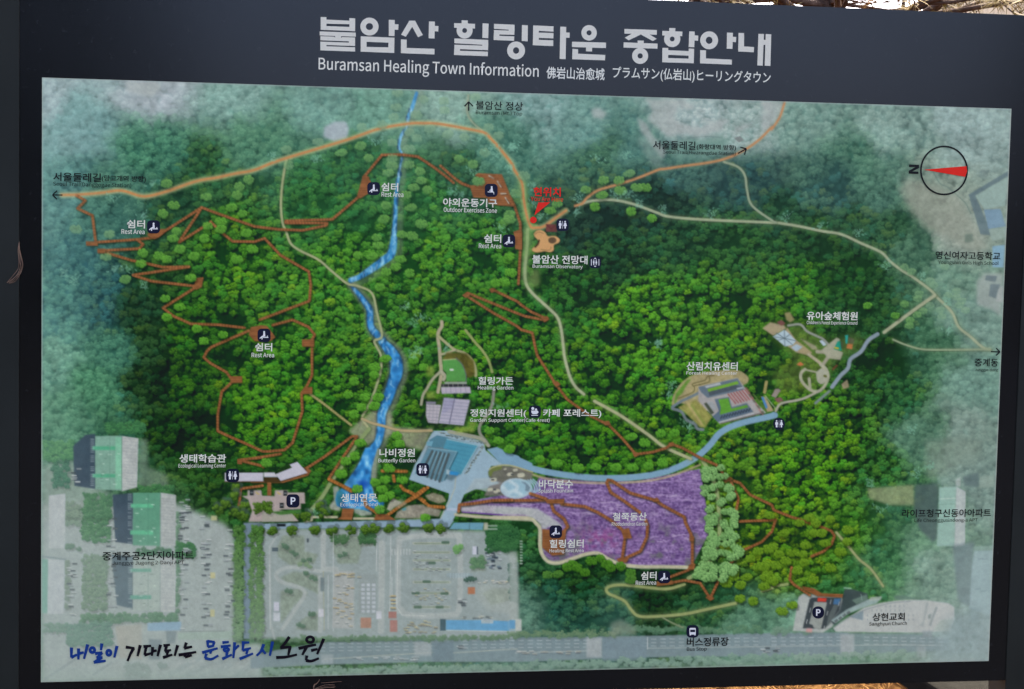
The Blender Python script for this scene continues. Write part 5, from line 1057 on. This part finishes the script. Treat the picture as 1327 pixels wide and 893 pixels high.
# captions
for b, x0, x1, yt, yb, c, bo in [
 ('서울둘레길',69,131,224,235.5,BLK,.014),('(당고개역 방향)',132,189,227.5,236.5,BLK,.010),('Seoul Trail(Danggogae Station)',69,170,236.2,243.5,BLK,0),
 ('쉼터',164.5,188,285,296,WHT,.02),('Rest Area',157.5,187.5,297.3,303.3,WHT,.012),('불암산 정상',616.5,677.5,131.6,142.6,BLK,.008),('Buramsan (Mt.) Top',616.5,676.5,143.7,150.3,BLK,0),
 ('서울둘레길',846,901,182.7,194,BLK,.010),('(화랑대역 방향)',902.5,953.5,187.3,195.2,BLK,.010),('Seoul Trail(Hwarangdae Station)',859,953,195.2,201.6,BLK,0),
 ('쉼터',494,516,237,248,WHT,.02),('Rest Area',494.3,522.7,249,255.2,WHT,.012),('야외운동기구',574,644,257.2,268.2,WHT,.02),('Outdoor Exercises Zone',574.7,643.8,269,275.3,WHT,.012),
 ('쉼터',627,649.4,303.7,314.8,WHT,.02),('Rest Area',620.3,649.4,315.8,321.8,WHT,.012),('쉼터',330.5,352.7,444.5,455.2,WHT,.02),('Rest Area',326,355.2,457.2,463,WHT,.012),
 ('현위치',691,726.5,242.7,254.8,RED,.022),('You Are Here',687.8,729.5,255.3,260.9,RED,.008),('불암산 전망대',689.6,761.2,330.8,342,WHT,.02),('Buramsan Observatory',690,754.8,342.8,348.8,WHT,.012),
 ('영신여자고등학교',1211.9,1296,326,336.5,BLK,.012),('Youngshin Girls High School',1215.5,1293.5,337.7,344.2,BLK,0),('유아숲체험원',1045,1111,403.8,414.8,WHT,.02),("Children's Forest Experience Ground",1045,1110.6,415.8,421.6,WHT,.012),
 ('중계동',1262.6,1293,464.5,474.8,BLK,.012),('Junggye-dong',1263,1293,477.2,482,BLK,0),('산림치유센터',889.3,955.7,468.9,480.2,WHT,.02),('Forest Healing Center',889,955,481,486.8,WHT,.012),
 ('힐링가든',619.7,664.8,488.2,498.6,WHT,.02),('Healing Garden',619,665,499.6,506.2,WHT,.012),('정원지원센터(',609.2,682,530,541.5,WHT,.02),('카페 포레스트)',703.3,779,529.9,541.6,WHT,.02),('Garden Support Center(Cafe 4rest)',609,712,541.8,547.8,WHT,.012),
 ('나비정원',491.5,537.6,581.2,592,WHT,.02),('Butterfly Garden',490.2,538,593.8,600.4,WHT,.012),('생태학습관',232.4,292.9,588.4,599.4,WHT,.02),('Ecological Learning Center',231.3,292.9,600.6,607.2,WHT,.012),
 ('생태연못',441.5,488.4,639.4,650.2,WHT,.016),('Ecological Pond',441,489,651,657.3,WHT,.004),('바닥분수',698,742.4,621.5,632.8,WHT,.02),('Splash Fountain',697.4,742.4,633.2,639.4,WHT,.012),
 ('철쭉동산',793.6,837.8,664,674.5,WHT,.016),('Rhododendron Garden',792.5,838.5,676,681.2,WHT,.008),('힐링쉼터',711.9,756.2,698.9,709.8,WHT,.02),('Healing Rest Area',711.9,756,711,716.8,WHT,.012),
 ('쉼터',830.5,850.6,740.6,751.2,WHT,.02),('Rest Area',823.6,850,752.2,757.7,WHT,.012),('버스정류장',889.8,943.9,825.7,837.2,BLK,.018),('Bus Stop',889.8,915.5,838.3,844.4,BLK,.006),
 ('상현교회',1130.3,1172,794,804.4,BLK,.014),('Sanghyun Church',1126,1174.8,805.4,811.4,BLK,.006),('라이프청구신동아아파트',1168.6,1283.8,659.5,670,BLK,.012),('Life Cheonggusindong-a APT',1184.6,1266.5,671.3,677.4,BLK,0),
 ('중계주공2단지아파트',132.7,251.2,714.3,725.5,BLK,.014),('Junggye Jugong 2-Danji APT',145.6,238.5,726.4,732.8,BLK,0)]:
    o = text(b, x0, x1, yt, yb, c, map_panel, bo)
    o['label'] = ('white' if c is WHT else 'red' if c is RED else 'black') + ' caption printed on the map in ' + ('small English letters' if all(ord(k) < 128 for k in b) else 'Korean letters')
# brush-written slogan
NVY, INK = (30,56,128), (28,26,36)
def brush(name, key, strokes, col, w, label):
    pl = []
    for s in strokes:
        if s[0] == 'o': pl += [q(key, *r_) for r_ in ring(s[1], s[2], s[3] + w / 2, s[4] + w / 2, s[3] - w / 2, s[4] - w / 2)]; continue
        a = smooth(s, 5) if len(s) > 2 else s; n = len(a)
        pl.append(q(key, *thick([(p[0], p[1], w * (1.12 - .35 * i / max(n - 1, 1))) for i, p in enumerate(a)], w)))
    face_mesh(name, pl, [col] * len(pl), 3, map_panel, label=label)
def seg(*p): return list(p)
brush('slogan_word', 's1', [seg((106,322),(104,430)),seg((102,430),(165,398)),seg((182,332),(180,452)),seg((182,388),(238,374)),seg((280,288),(240,445)),('o',330,350,24,26),seg((432,278),(422,352)),seg((358,388),(438,374)),seg((436,376),(378,432)),seg((374,430),(440,426)),seg((432,428),(345,482)),seg((345,480),(474,464)),('o',507,378,22,27),seg((595,304),(566,430))], NVY, 32, 'blue brush-written word, first of the slogan')
brush('slogan_word', 's1', [seg((688,318),(782,330)),seg((775,328),(740,390),(708,468)),seg((845,296),(815,416)),seg((878,312),(962,304)),seg((908,316),(890,402)),seg((888,404),(964,384)),seg((978,316),(970,412)),seg((975,362),(1022,354)),seg((1062,292),(1030,416)),seg((1094,302),(1164,292)),seg((1126,308),(1110,366)),seg((1108,366),(1176,348)),seg((1142,358),(1130,402)),seg((1088,430),(1190,398)),seg((1246,296),(1214,412)),
      seg((1340,268),(1318,330)),seg((1316,330),(1402,312)),seg((1256,402),(1446,370)),seg((1319,392),(1326,422)),seg((1324,424),(1400,404))], INK, 31, 'black brush-written word, second of the slogan')
brush('slogan_word', 's2', [seg((258,196),(262,254)),seg((256,204),(320,210)),seg((316,210),(304,248)),seg((260,252),(310,244)),seg((212,302),(346,264)),seg((288,284),(282,312)),seg((250,310),(236,350)),seg((236,348),(290,358),(352,326)),
      seg((386,216),(442,210)),seg((372,252),(458,240)),('o',420,276,20,13),seg((426,298),(420,332)),seg((384,356),(468,318)),seg((492,212),(480,348)),seg((486,276),(528,238)),seg((552,216),(618,214)),seg((566,222),(560,282)),seg((558,282),(632,262)),seg((604,266),(592,316)),seg((534,356),(650,308)),seg((742,228),(716,290),(680,328)),seg((724,272),(758,312)),seg((818,206),(794,328))], NVY, 24, 'blue brush-written words, third of the slogan')
brush('slogan_word', 's2', [seg((962,166),(920,226),(884,262)),seg((884,260),(980,252)),seg((968,256),(952,324)),seg((848,344),(940,338),(1028,318)),('o',1140,190,30,24),seg((1040,266),(1150,240),(1192,234)),seg((1112,250),(1072,322)),seg((1148,284),(1204,270)),seg((1258,182),(1200,316)),seg((1112,326),(1104,368)),seg((1104,368),(1150,374),(1216,350))], INK, 25, 'black brush-written word ending the slogan')

# pictograms
NAVY, IW = (28,30,52), (196,202,222)
def person_pair(cx, cy, s, layer=3):
    pl = []
    for sx_ in (-1, 1):
        x = cx + sx_ * 3.4 * s
        pl.append([(x + 1.15 * s * math.cos(a), cy - 4.2 * s + 1.2 * s * math.sin(a)) for a in np.linspace(0, 2 * math.pi, 12, endpoint=False)])
        if sx_ < 0: pl.append([(x - 1.6*s, cy - 2.7*s), (x + 1.6*s, cy - 2.7*s), (x + 2.2*s, cy + .8*s), (x + 1.3*s, cy + 1*s), (x + 1.1*s, cy + 5*s), (x - 1.1*s, cy + 5*s), (x - 1.3*s, cy + 1*s), (x - 2.2*s, cy + .8*s)])
        else: pl.append([(x - 1.2*s, cy - 2.7*s), (x + 1.2*s, cy - 2.7*s), (x + 2.4*s, cy + 1.6*s), (x + 1.0*s, cy + 1.8*s), (x + .9*s, cy + 5*s), (x - .9*s, cy + 5*s), (x - 1.0*s, cy + 1.8*s), (x - 2.4*s, cy + 1.6*s)])
    pl.append([(cx - .22*s, cy - 5*s), (cx + .22*s, cy - 5*s), (cx + .22*s, cy + 5*s), (cx - .22*s, cy + 5*s)])
    return pl
def icon(name, cx, cy, size, glyph, label, rad=.30):
    n = [rrect(cx, cy, size, size * 1.02, size * rad)]; cols = [NAVY]
    s = size / 16.5
    if glyph == 'rest':
        g = [[(cx + .1*s + 1.2*s*math.cos(a), cy - 4.2*s + 1.3*s*math.sin(a)) for a in np.linspace(0, 2*math.pi, 12, endpoint=False)],
             [(cx - 1.0*s, cy - 3*s), (cx + 1.2*s, cy - 3*s), (cx + 1.6*s, cy + 1.6*s), (cx - 1.4*s, cy + 1.6*s)],
             [(cx - 1.4*s, cy + .2*s), (cx + .4*s, cy + 1.4*s), (cx - 2.0*s, cy + 2.4*s), (cx - 5.4*s, cy + 4.4*s), (cx - 5.8*s, cy + 3.4*s), (cx - 3.4*s, cy + 1.2*s)],
             [(cx - 3.2*s, cy + 1.6*s), (cx - 1.8*s, cy + 1.8*s), (cx - 2.0*s, cy + 5.2*s), (cx - 3.3*s, cy + 5.2*s)], [(cx - 1.4*s, cy + 2.0*s), (cx + 5.4*s, cy + 2.0*s), (cx + 5.4*s, cy + 3.2*s), (cx - 1.4*s, cy + 3.2*s)], [(cx + 3.6*s, cy + .6*s), (cx + 4.8*s, cy + .4*s), (cx + 4.4*s, cy + 2.0*s), (cx + 3.6*s, cy + 2.0*s)]]
    elif glyph == 'wc': g = person_pair(cx, cy, s)
    elif glyph == 'gym':
        g = [[(cx + .6*s + 1.2*s*math.cos(a), cy - 4.2*s + 1.2*s*math.sin(a)) for a in np.linspace(0, 2*math.pi, 12, endpoint=False)], [(cx - .4*s, cy - 3*s), (cx + 1.8*s, cy - 3*s), (cx + 2.4*s, cy + 2*s), (cx - 1.2*s, cy + 2*s)], [(cx - 4.6*s, cy + 1.4*s), (cx + 3.6*s, cy + 1.8*s), (cx + 3.6*s, cy + 2.8*s), (cx - 4.6*s, cy + 2.6*s)], [(cx + 2.8*s, cy + 2.6*s), (cx + 3.6*s, cy + 2.6*s), (cx + 3.8*s, cy + 5.2*s), (cx + 3*s, cy + 5.2*s)], [(cx - 2.6*s, cy - .2*s), (cx + .2*s, cy - 1.6*s), (cx + .2*s, cy - .4*s), (cx - 2.2*s, cy + .8*s)]]
    elif glyph == 'P':
        g = [[(cx - 3*s, cy - 4.6*s), (cx - 1.1*s, cy - 4.6*s), (cx - 1.1*s, cy + 4.6*s), (cx - 3*s, cy + 4.6*s)]]
        th = np.linspace(-math.pi / 2, math.pi / 2, 12)
        g.append([(cx - 1.1*s, cy - 4.6*s)] + [(cx + .4*s + 2.9*s*math.cos(a), cy - 1.7*s + 2.9*s*math.sin(a)) for a in th] + [(cx - 1.1*s, cy + 1.2*s), (cx - 1.1*s, cy - .4*s)] + [(cx + .3*s + 1.25*s*math.cos(a), cy - 1.7*s + 1.3*s*math.sin(a)) for a in th[::-1]] + [(cx - 1.1*s, cy - 3*s)])
    elif glyph == 'bus':
        g = [rrect(cx - .0*s, cy - .2*s, 8.6*s, 9.0*s, 1.4*s), [(cx - 3.3*s, cy - 2.2*s), (cx + 3.3*s, cy - 2.2*s), (cx + 3.3*s, cy + 1.0*s), (cx - 3.3*s, cy + 1.0*s)], [(cx - 4.1*s, cy + 4*s), (cx - 2.2*s, cy + 4*s), (cx - 2.2*s, cy + 5.4*s), (cx - 4.1*s, cy + 5.4*s)], [(cx + 2.2*s, cy + 4*s), (cx + 4.1*s, cy + 4*s), (cx + 4.1*s, cy + 5.4*s), (cx + 2.2*s, cy + 5.4*s)]]
    elif glyph == 'cup':
        g = [[(cx - 2.8*s + 2*s*math.cos(a), cy - 4.2*s + 2*s*math.sin(a)) for a in np.linspace(0, 2*math.pi, 14, endpoint=False)], [(cx + 1.6*s + 1.6*s*math.cos(a), cy - 2.8*s + 1.5*s*math.sin(a)) for a in np.linspace(0, 2*math.pi, 14, endpoint=False)],
             [(cx - 5*s, cy - 1.4*s), (cx + 3.6*s, cy - 1.4*s), (cx + 5.2*s, cy + .6*s), (cx + 4.4*s, cy + 2*s), (cx + 2.4*s, cy + 3.6*s), (cx - 2.8*s, cy + 3.6*s), (cx - 4.6*s, cy + 1.4*s)], [(cx - 4.8*s, cy + 4.6*s), (cx + 4.4*s, cy + 4.6*s), (cx + 4.4*s, cy + 5.6*s), (cx - 4.8*s, cy + 5.6*s)]]
    elif glyph == 'lift':
        g = [[(cx + k*s - .45*s, cy - 4.6*s), (cx + k*s + .45*s, cy - 4.6*s), (cx + k*s + .45*s, cy + 4.6*s), (cx + k*s - .45*s, cy + 4.6*s)] for k in (-5.4, 5.4)] + [[(cx - 2*s, cy - 5*s), (cx, cy - 6.8*s), (cx + 2*s, cy - 5*s)], [(cx - 2*s, cy + 5*s), (cx + 2*s, cy + 5*s), (cx, cy + 6.8*s)]] + [[(x_ + 3.4*s*(cx-cx) + (p[0]-cx)*.55, cy + (p[1]-cy)*.75) for p in gl] for x_ in (cx - .2*s,) for gl in person_pair(cx, cy, s)]
    cols += [IW] * len(g)
    if glyph == 'bus': cols[2] = NAVY
    face_mesh(name, n + g, cols, 2, map_panel, label=label)
R_ = 'rest_area_icon'
icon(R_, 199, 294, 16.6, 'rest', 'dark rest area pictogram in the upper left zigzag'); icon(R_, 484.2, 244.5, 16.4, 'rest', 'dark rest area pictogram beside the stream'); icon(R_, 659.3, 312.2, 16.4, 'rest', 'dark rest area pictogram under the exercise deck')
icon(R_, 342.2, 434.5, 16.8, 'rest', 'dark rest area pictogram on the left boardwalk deck'); icon(R_, 720, 689, 16.2, 'rest', 'dark rest area pictogram on the flower field deck'); icon(R_, 860.4, 747.6, 15.8, 'rest', 'dark rest area pictogram below the flower field')
icon('exercise_icon', 636.4, 246.7, 16.6, 'gym', 'dark exercise pictogram on the timber deck')
icon('restroom_icon', 728.9, 291.4, 15.8, 'wc', 'dark restroom pictogram beside the maroon hut'); icon('restroom_icon', 1009.2, 549.2, 15.0, 'wc', 'dark round restroom pictogram beside the service road', .46); icon('restroom_icon', 547.7, 608.4, 16.4, 'wc', 'dark restroom pictogram on the plaza'); icon('restroom_icon', 301.4, 616, 17, 'wc', 'dark restroom pictogram on the white bent roof')
icon('elevator_icon', 771, 340, 15, 'lift', 'dark elevator pictogram beside the observatory caption'); icon('cafe_icon', 692.9, 533.3, 15.6, 'cup', 'dark cafe cup pictogram inside the caption')
icon('parking_icon', 379.6, 649, 16.8, 'P', 'dark parking pictogram on the pink car park'); icon('parking_icon', 1060, 793.5, 15.4, 'P', 'dark round parking pictogram beside the church', .46); icon('bus_stop_icon', 897.3, 818, 15.8, 'bus', 'dark bus pictogram above the main road', .34)
# compass, arrows and the red marker
c_ = (1222.9, 220.9)
face_mesh('compass', ring(*c_, 31.0, 32.2, 28.9, 30.0, 64) + [q('np', (385,413),(843,375),(850,430),(830,490))], [BLK, BLK, RED], 3, map_panel, label='black compass ring with a red needle')
k_ = lambda x, y: (1165 + x / 22.33, 200 + y / 22.33)
face_mesh('compass_letter', [[k_(280,295), k_(570,305), k_(570,365), k_(280,370)], [k_(270,495), k_(555,500), k_(555,568), k_(268,560)], [k_(470,365), k_(570,365), k_(570,395), k_(380,495), k_(270,495), k_(270,480)]], [BLK] * 3, 3, map_panel, label='black letter N turned on its side')
def arrow(name, a, b, hd, label, w=1.5):
    a = np.array(a, float); b = np.array(b, float); t = (b - a) / np.linalg.norm(b - a); n = np.array((-t[1], t[0])); pl = [thick([tuple(a), tuple(b)], w)]
    for s in (-1, 1): pl.append(thick([tuple(b + t * .4), tuple(b - t * hd + n * hd * s)], w))
    face_mesh(name, pl, [BLK] * 3, 3, map_panel, label=label)
arrow('direction_arrow', (81,252.8), (68.5,252.6), 5.6, 'black arrow pointing left at the end of the orange trail'); arrow('direction_arrow', (607.2,143.6), (607.2,132.4), 5.4, 'black arrow pointing up towards the summit caption')
arrow('direction_arrow', (956,198.8), (966.5,193), 5.6, 'black arrow pointing along the trail up to the right'); arrow('direction_arrow', (1283.5,455.6), (1295,456), 4.8, 'black arrow pointing right at the map edge')
cc = [(690.9 + 4.3 * math.cos(a), 285.1 + 4.3 * math.sin(a)) for a in np.linspace(0, 2 * math.pi, 24, endpoint=False)]
face_mesh('location_marker', [q('hr', (238,270),(338,268),(205,378)), cc], [RED, RED], 3, map_panel, label='red pointer and dot marking the present location')
# ------------------------------------------------------------------ what shows round the board
M['litter'] = noise_mat('dry_litter', (0.016, 0.007, 0.003), (0.09, 0.045, 0.016), 9.0, 0.9, bump=0.8, bscale=60, spec=0.0)
M['needle'] = noise_mat('dry_needle', (0.10, 0.05, 0.03), (0.30, 0.18, 0.11), 30.0, 0.6, spec=0.3)
M['straw'] = noise_mat('dry_straw', (0.03, 0.012, 0.004), (0.20, 0.105, 0.036), 14.0, 0.7, spec=0.0)
M['bark'] = noise_mat('bark', (0.05, 0.030, 0.022), (0.13, 0.085, 0.060), 22.0, 0.9, bump=0.8, spec=0.1)
M['leaf'] = noise_mat('yellow_leaf', (0.12, 0.07, 0.010), (0.26, 0.17, 0.03), 6.0, 0.6, spec=0.2)
M['wall'] = noise_mat('painted_wall', (0.72, 0.58, 0.36), (0.80, 0.66, 0.42), 1.5, 0.8, bump=0.1, spec=0.2)
M['trim'] = noise_mat('dark_trim', (0.04, 0.03, 0.025), (0.07, 0.05, 0.04), 4.0, 0.6)
M['shaded_stone'] = noise_mat('shaded_concrete', (0.011, 0.0105, 0.0085), (0.018, 0.017, 0.014), 12.0, 0.85, bump=0.3, spec=0.0)  # slab colour darkened to carry the shade it lies in

# ground, reaching well past everything in view
n = 40; xs = np.linspace(-1, 1, n + 1); xs = np.sign(xs) * np.abs(xs) ** 2 * 60
gxx, gyy = np.meshgrid(xs, xs); hh = 0.012 * np.sin(gxx * 3.1) * np.cos(gyy * 2.3)
hh = hh - hh.max() - 0.001
V = np.stack([gxx, gyy, hh], -1).reshape(-1, 3); i0, j0 = np.mgrid[0:n, 0:n]; v0 = i0 * (n + 1) + j0
gmesh = mesh_np('ground', V, np.stack([v0, v0 + 1, v0 + n + 2, v0 + n + 1], -1).reshape(-1), 4)
ground = link('ground', gmesh, M['litter']); tag(ground, kind='structure')

M['added_asphalt'] = noise_mat('added_asphalt', (0.010, 0.010, 0.010), (0.018, 0.017, 0.016), 25.0, 0.9, bump=0.4, spec=0.15)
bm = bmesh.new(); box_bm(bm, -30, 30, -30, -0.35, -0.09, 0.003); tag(bm_obj('added_pavement', bm, M['added_asphalt']), kind='structure')  # unseen dark paving added in front so the board mirrors dark ground

d_ = ray(1205.0, 886.0); SLAB_X = (CAM + d_ * ((0.06 - CAM[2]) / d_[2]))[0]       # where that line of sight meets the slab's top
# dry grass and needle litter on the sunlit ground behind the board
V, F = [], []
for _ in range(16000):
    x = random.uniform(-1.5, SLAB_X - .08); y = random.uniform(0.6, 4.2); a = random.uniform(0, math.pi); l = random.uniform(.05, .16); w = random.uniform(.0012, .003)
    z = random.uniform(-.02, .012); up_ = random.uniform(0, .05); dx, dy = math.cos(a) * l / 2, math.sin(a) * l / 2; nx_, ny_ = -math.sin(a) * w, math.cos(a) * w
    b = len(V); V += [(x - dx - nx_, y - dy - ny_, z), (x - dx + nx_, y - dy + ny_, z), (x + nx_, y + ny_, z + up_ * .7 + .004), (x - nx_, y - ny_, z + up_ * .7 + .004), (x + dx, y + dy, z + up_)]
    F += [(b, b + 1, b + 2, b + 3), (b + 3, b + 2, b + 4)]
me = bpy.data.meshes.new('dry_grass'); me.from_pydata(V, [], F)
tag(link('dry_grass', me, M['straw']), 'tawny dry grass and fallen needles on the ground behind the board', 'grass', kind='stuff')

# concrete slab on the ground behind the right-hand end of the board, shade put into its near-black colour
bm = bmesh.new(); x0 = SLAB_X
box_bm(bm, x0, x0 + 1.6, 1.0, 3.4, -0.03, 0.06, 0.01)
tag(bm_obj('concrete_slab', bm, M['shaded_stone']), 'grey slab on the ground behind the board, shade painted into its dark colour', 'slab')

# cream building behind, at the right
by = 9.0; lx = at_y(1229, 12, by + 5)[0]
bld = bpy.data.objects.new('cream_building', None); C.objects.link(bld); bld.location = (lx, by, 0); tag(bld, 'cream painted building with dark eaves behind the right end of the board', 'building')
bm = bmesh.new(); box_bm(bm, 0, 7.0, 0, 5, -0.05, 5.2); bm_obj('wall', bm, M['wall'], bld)
for k in range(5):
    bm = bmesh.new(); box_bm(bm, 0.18 + k * 1.3, 0.19 + k * 1.3, -0.006, 0.004, 0.0, 5.19); bm_obj('panel_joint', bm, M['trim'], bld)
bm = bmesh.new(); box_bm(bm, -0.5, 7.5, -0.5, 5.5, 5.2, 5.42, 0.02); bm_obj('roof', bm, M['trim'], bld)
pA = at_y(1228, 9, by - 0.03); pB = at_y(1250, -3, by - 0.03); d_ = pB - pA; pB = pB + d_ * 8
bm = bmesh.new(); a = Vector(pA) - bld.location; b = Vector(pB) - bld.location; a = a - (b - a) * 0.2
nrm = Vector((-(b - a).z, 0, (b - a).x)).normalized() * 0.035
vv = [bm.verts.new(v) for v in (a - nrm, b - nrm, b + nrm, a + nrm)]; f = bm.faces.new(vv); r = bmesh.ops.extrude_face_region(bm, geom=[f]); bmesh.ops.translate(bm, vec=(0, 0.024, 0), verts=[v for v in r['geom'] if isinstance(v, bmesh.types.BMVert)])
bm_obj('stair_rail', bm, M['trim'], bld)

# tree behind the board: trunk, forking limbs, thinning yellow leaves
def tree(px_, Y, seed, h, label, leaves, win, lm):
    g = random.Random(seed); base = at_y(px_, 5, Y); bx = base[0]
    t = bpy.data.objects.new('tree', None); C.objects.link(t); t.location = (bx, Y, 0); tag(t, label, 'tree', 'trees behind the board')
    bm = bmesh.new(); tube_bm(bm, [(0, 0, -.05), (.02, 0, h * .35), (-.03, .02, h * .7), (.02, 0, h)], [.085, .066, .045, .02], 10); bm_obj('trunk', bm, M['bark'], t, True)
    bm = bmesh.new(); tips = []
    def limb(p, d, l, r, dep):
        pts = [p]; k = 5
        for i in range(k): d = (d + Vector((g.uniform(-.28, .28), g.uniform(-.28, .28), g.uniform(-.16, .18)))).normalized(); pts.append(pts[-1] + d * l / k)
        tube_bm(bm, pts, [r * (1 - .7 * i / k) for i in range(k + 1)], 5); tips.extend(pts[2:])
        if dep:
            for _ in range(3): limb(pts[g.randint(2, k)], (d + Vector((g.uniform(-.8, .8), g.uniform(-.8, .8), g.uniform(-.5, .6)))).normalized(), l * .55, r * .5, dep - 1)
    for i in range(15):
        z = h * (.42 + .56 * i / 15); an = g.uniform(0, 6.28); limb(Vector((0, 0, z)), Vector((math.cos(an), math.sin(an), g.uniform(-.15, .45))).normalized(), g.uniform(1.0, 1.7), .026, 2)
    for zz, dx, dz, l in win: limb(Vector((0, 0, zz)), Vector((dx, -.25, dz)).normalized(), l, .022, 2)
    bm_obj('limbs', bm, M['bark'], t, True)
    V, F = [], []
    for p in tips:                                        # tufts of long needles that fan out from the twig
        if g.random() > leaves: continue
        ax = Vector((g.uniform(-1, 1), g.uniform(-1, 1), g.uniform(-.6, 1))).normalized()
        for _ in range(16):
            a = (ax + Vector((g.gauss(0, .55), g.gauss(0, .55), g.gauss(0, .55)))).normalized(); b2 = a.orthogonal().normalized(); l = g.uniform(.05, .11); w = g.uniform(.0012, .0028); k = len(V)
            V += [p - b2 * w, p + b2 * w, p + a * l * .6 + b2 * w - Vector((0, 0, l * .08)), p + a * l - Vector((0, 0, l * .25)), p + a * l * .6 - b2 * w - Vector((0, 0, l * .08))]; F += [(k, k + 1, k + 2, k + 4), (k + 4, k + 2, k + 3)]
    me = bpy.data.meshes.new('crown'); me.from_pydata([tuple(v) for v in V], [], F); link('crown', me, lm, t)
    return t
zc = at_y(1075, 5, 4.0)[2]
tree(1076, 4.0, 5, 4.6, 'thin tree with yellow needles and dark trunk behind the board, beside the cream building', .95, [(zc - .15, 1, .22, 1.0), (zc - .1, -1, .2, 1.1), (zc - .05, 1, .02, .9), (zc - .22, .8, .35, 1.2), (zc - .02, -1, .05, .9), (zc - .3, .9, .3, 1.3), (zc - .06, .9, .05, 1.2)], M['leaf'])
tree(905, 6.5, 9, 5.4, 'brown-needled tree behind the board, left of the yellow one', .7, [(at_y(905, 4, 6.5)[2] - .1, 1, .1, 1.2), (at_y(905, 4, 6.5)[2] - .15, 1, .2, 1.0)], M['straw'])

# unseen dark evergreens added behind the viewer to give the glossy board dark reflections
M['unseen_evergreen'] = noise_mat('unseen_evergreen', (0.005, 0.009, 0.004), (0.014, 0.024, 0.009), 5.0, 0.7, spec=0.2)
def unseen_evergreen(x, y, h, r, seed, label):
    g = random.Random(seed); t = bpy.data.objects.new('added_evergreen', None); C.objects.link(t); t.location = (x, y, 0); tag(t, label, 'tree')
    bm = bmesh.new(); tube_bm(bm, [(0, 0, -.1), (.03, 0, h * .5), (0, 0, h)], [.16, .12, .03], 10); bm_obj('trunk', bm, M['bark'], t, True)
    V, F = [], []
    for _ in range(11000):
        u = g.random(); z = .5 + u * (h - .5); rr = r * (1 - .75 * u ** 1.6) * math.sqrt(g.random()); an = g.uniform(0, 6.283)
        c = Vector((rr * math.cos(an), rr * math.sin(an), z)); a = Vector((g.uniform(-1, 1), g.uniform(-1, 1), g.uniform(-1, .3))).normalized(); b = a.orthogonal().normalized(); s = g.uniform(.10, .20); k = len(V)
        V += [tuple(c), tuple(c + a * s + b * s * .5), tuple(c + a * s * 2), tuple(c + a * s - b * s * .5)]; F.append((k, k + 1, k + 2, k + 3))
    me = bpy.data.meshes.new('crown'); me.from_pydata(V, [], F); link('crown', me, M['unseen_evergreen'], t)
unseen_evergreen(-3.9, -13.0, 8.5, 3.4, 3, 'dense dark evergreen tree, unseen, added behind the viewer to darken reflections at the left end of the board')
unseen_evergreen(8.9, -11.0, 7.5, 2.7, 4, 'dense dark evergreen tree, unseen, added behind the viewer to darken reflections at the right end of the board')

# dry pine needles caught on the board
def needles(name, strands, off, r, label):
    bm = bmesh.new()
    for s in strands:
        pts = smooth(s, 5) if len(s) > 2 else s
        P = [on_face(p[0], p[1], off + .0012 * math.sin(i * .7)) for i, p in enumerate(pts)]
        tube_bm(bm, P, [r * (1.0 if 0 < i < len(P) - 1 else .5) for i in range(len(P))], 5)
    tag(bm_obj(name, bm, M['needle'], None, True), label, 'pine needles')
z0 = lambda *p: [(x / 11.16, 300 + y / 11.16) for x, y in p]
needles('dry_pine_needles', [z0((280,150),(285,260),(320,400),(332,490),(300,600),(220,720),(135,748)), z0((276,160),(272,280),(285,430),(295,520),(240,640),(105,742)), z0((282,200),(290,330),(300,470),(270,590),(190,690),(130,745)), z0((270,200),(264,300),(275,430),(262,540),(180,650),(100,744)), z0((284,260),(306,380),(322,480),(296,570),(230,680),(150,745))], .0046, .0007, 'curved bundle of dry brown pine needles hanging on the grey post')
z1 = lambda *p: [(395 + x / 22.1, 873 + y / 22.1) for x, y in p]
needles('dry_pine_needles', [z1((420,160),(350,260),(260,320),(245,420),(300,520)), z1((400,200),(330,290),(270,340),(260,440),(290,560)), z1((240,440),(500,340),(700,310),(860,320)), z1((300,440),(520,380),(700,375),(880,370)), z1((460,255),(760,240),(1060,215)), z1((330,470),(560,400),(840,390))], .003, .0006, 'tangle of dry brown pine needles stuck on the bottom frame of the board')
